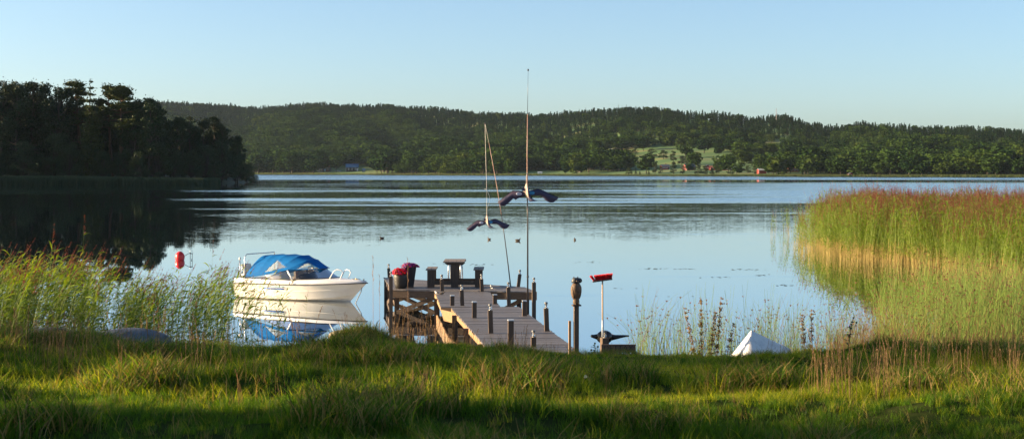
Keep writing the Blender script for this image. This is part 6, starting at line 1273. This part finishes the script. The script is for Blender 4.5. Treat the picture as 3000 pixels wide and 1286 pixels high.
# --- thistle
TH = foliage('thistle_leaf', (.018, .035, .012), (.05, .08, .03), trans=.15); THF = surf('thistle_flower', (.30, .05, .30), (.45, .12, .42), rough=.8, scale=40, bump=.3)
def thistle(px, top, Y, label, lean=.12, fl=True):
    x0, y0, z1 = atY(px, top, Y); zb_ = float(bank(np.array(x0), np.array(y0))); H = z1 - zb_; t = thing('thistle', (x0 - lean * H * .5, y0, zb_ - .03), 0, label, 'thistle', 'thistles on the bank'); r_ = np.random.default_rng(int(px)); o = NP()
    u = np.linspace(0, 1, 6); P = np.stack([lean * H * u ** 1.3, 0 * u, H * u], 1)[None]; o.tubes(P, np.linspace(.009, .004, 6)[None], 0, 5)
    for k in range(26):
        uu = r_.uniform(.05, .9); b0 = np.array([lean * H * uu ** 1.3, 0, H * uu]); an = r_.uniform(0, 6.28); ln = .11 * (1.2 - .6 * uu); v = np.linspace(0, 1, 5); PP = (b0 + np.stack([np.cos(an) * ln * v, np.sin(an) * ln * v, ln * (.7 * v - .5 * v * v)], 1))[None]; o.ribbons(PP, np.array([[.01, .034, .014, .026, .003]]), np.array([[np.sin(an), -np.cos(an), .3]]), 0)
    mobj('stem', o.mesh('stem', [TH]), t)
    for dx, dz, f_ in ((lean * H, H, False), (lean * H - .06, H * .72, fl), (lean * H + .05, H * .86, False)):
        h_ = MB(); h_.ball((dx, -.01, dz), (.016, .016, .018), 10, 6); h_.tube([(dx * .8, 0, dz - .08), (dx, -.01, dz)], .003, 4); hd_ = h_.build('head', TH, t)
        if f_: MB().lathe([(.010, 0), (.018, .014), (.014, .020)], (dx, -.01, dz + .014), 10).build('flower', THF, hd_)
thistle(2492, 925, 23.0, 'dark thistle with one purple flower in front of the golden rushes', .16); thistle(2760, 1028, 20.0, 'small dark thistle low in the meadow on the right', .02, False); thistle(1744, 1000, 23.6, 'dark dock-like weed right below the black float', -.04, False)
# clover and small white flowers
CLm = foliage('clover_head', (.45, .06, .22), (.6, .14, .34), trans=.2); cw_ = foliage('white_flower', (.6, .6, .52), (.8, .8, .72), trans=.2)
def flower_mesh(m):
    r_ = np.random.default_rng(5); o = NP(); o.tubes(np.array([[[0, 0, 0], [.005, 0, .1], [.01, 0, .22]]]), np.array([[.002, .002, .0015]]), 0, 3); o.leaves(np.array([.01, 0, .225]) + unit_sphere(60, r_) * .013, .012, r_, 1, asp=.5); return o.mesh('flower', [G1, m])
cm_, wm_ = flower_mesh(CLm), flower_mesh(cw_)
for k, (px, py, lb) in enumerate([(62, 1032, 'pink clover head lowest of the trio at the left'), (70, 1026, 'pink clover head, highest of the trio at the left'), (75, 1038, 'pink clover head, right one of the trio at the left'), (135, 1025, 'pink clover head alone right of the trio'), (384, 1045, 'small white flower in the grass below the blue-grey boulder'), (1712, 1105, 'white flower head in the grass below the owl post'), (2175, 1048, 'tiny white flower below the pale pyramid, left one'), (2272, 1048, 'tiny white flower below the pale pyramid, right one')]):
    Yd = 18.5 if py < 1040 else (22.5 if py < 1050 else 15.5); x0, y0, z1 = atY(px, py, Yd); o = mobj('clover' if k < 4 else 'white_flower', cm_ if k < 4 else wm_); zb_ = float(bank(np.array(x0), np.array(y0))); o.location = (x0, y0, z1 - .26); o.scale = (1.2, 1.2, 1.2); tag(o, lb, 'flower', 'small flowers in the meadow')
# floating leaves on the calm water
fl_ = foliage('floating_leaf', (.02, .03, .012), (.06, .07, .03), trans=0); xs_ = []; ys_ = []
for px, py, w_, n in ((1395, 776, 60, 9), (1915, 787, 50, 14), (1300, 773, 70, 6), (2010, 788, 40, 12), (2190, 790, 60, 16), (1720, 768, 60, 8), (1090, 720, 60, 5), (2100, 812, 60, 8), (1800, 845, 80, 4), (2240, 806, 50, 9), (1960, 868, 90, 3), (2300, 835, 30, 8)):
    for k in range(n): a_ = at(px + r.normal(0, w_ / 2), py + r.normal(0, 1.0), 0); xs_.append(a_[0]); ys_.append(a_[1])
o = NP(); o.leaves(np.stack([xs_, ys_, np.full(len(xs_), .006)], 1), .16, np.random.default_rng(2), 0, flat=6, asp=.8); tag(mobj('floating_leaves', o.mesh('floating_leaves', [fl_])), 'small dark leaves and weed drifting on the calm water', 'water weed', kind='stuff')
# ================================================================ air
hm, t_, o_ = nt('haze_air'); pv = t_.nodes.new('ShaderNodeVolumePrincipled'); pv.inputs['Color'].default_value = (.62, .80, 1.0, 1); pv.inputs['Density'].default_value = .000018; pv.inputs['Anisotropy'].default_value = 0.0
L(t_, pv.outputs[0], o_.inputs['Volume'])
b = MB(); b.box((150, 600, 118), (12600, 8000, 244)); hz_o = b.build('haze', hm, None); tag(hz_o, 'thin bluish air between the jetty and the far hills', 'haze', kind='stuff')
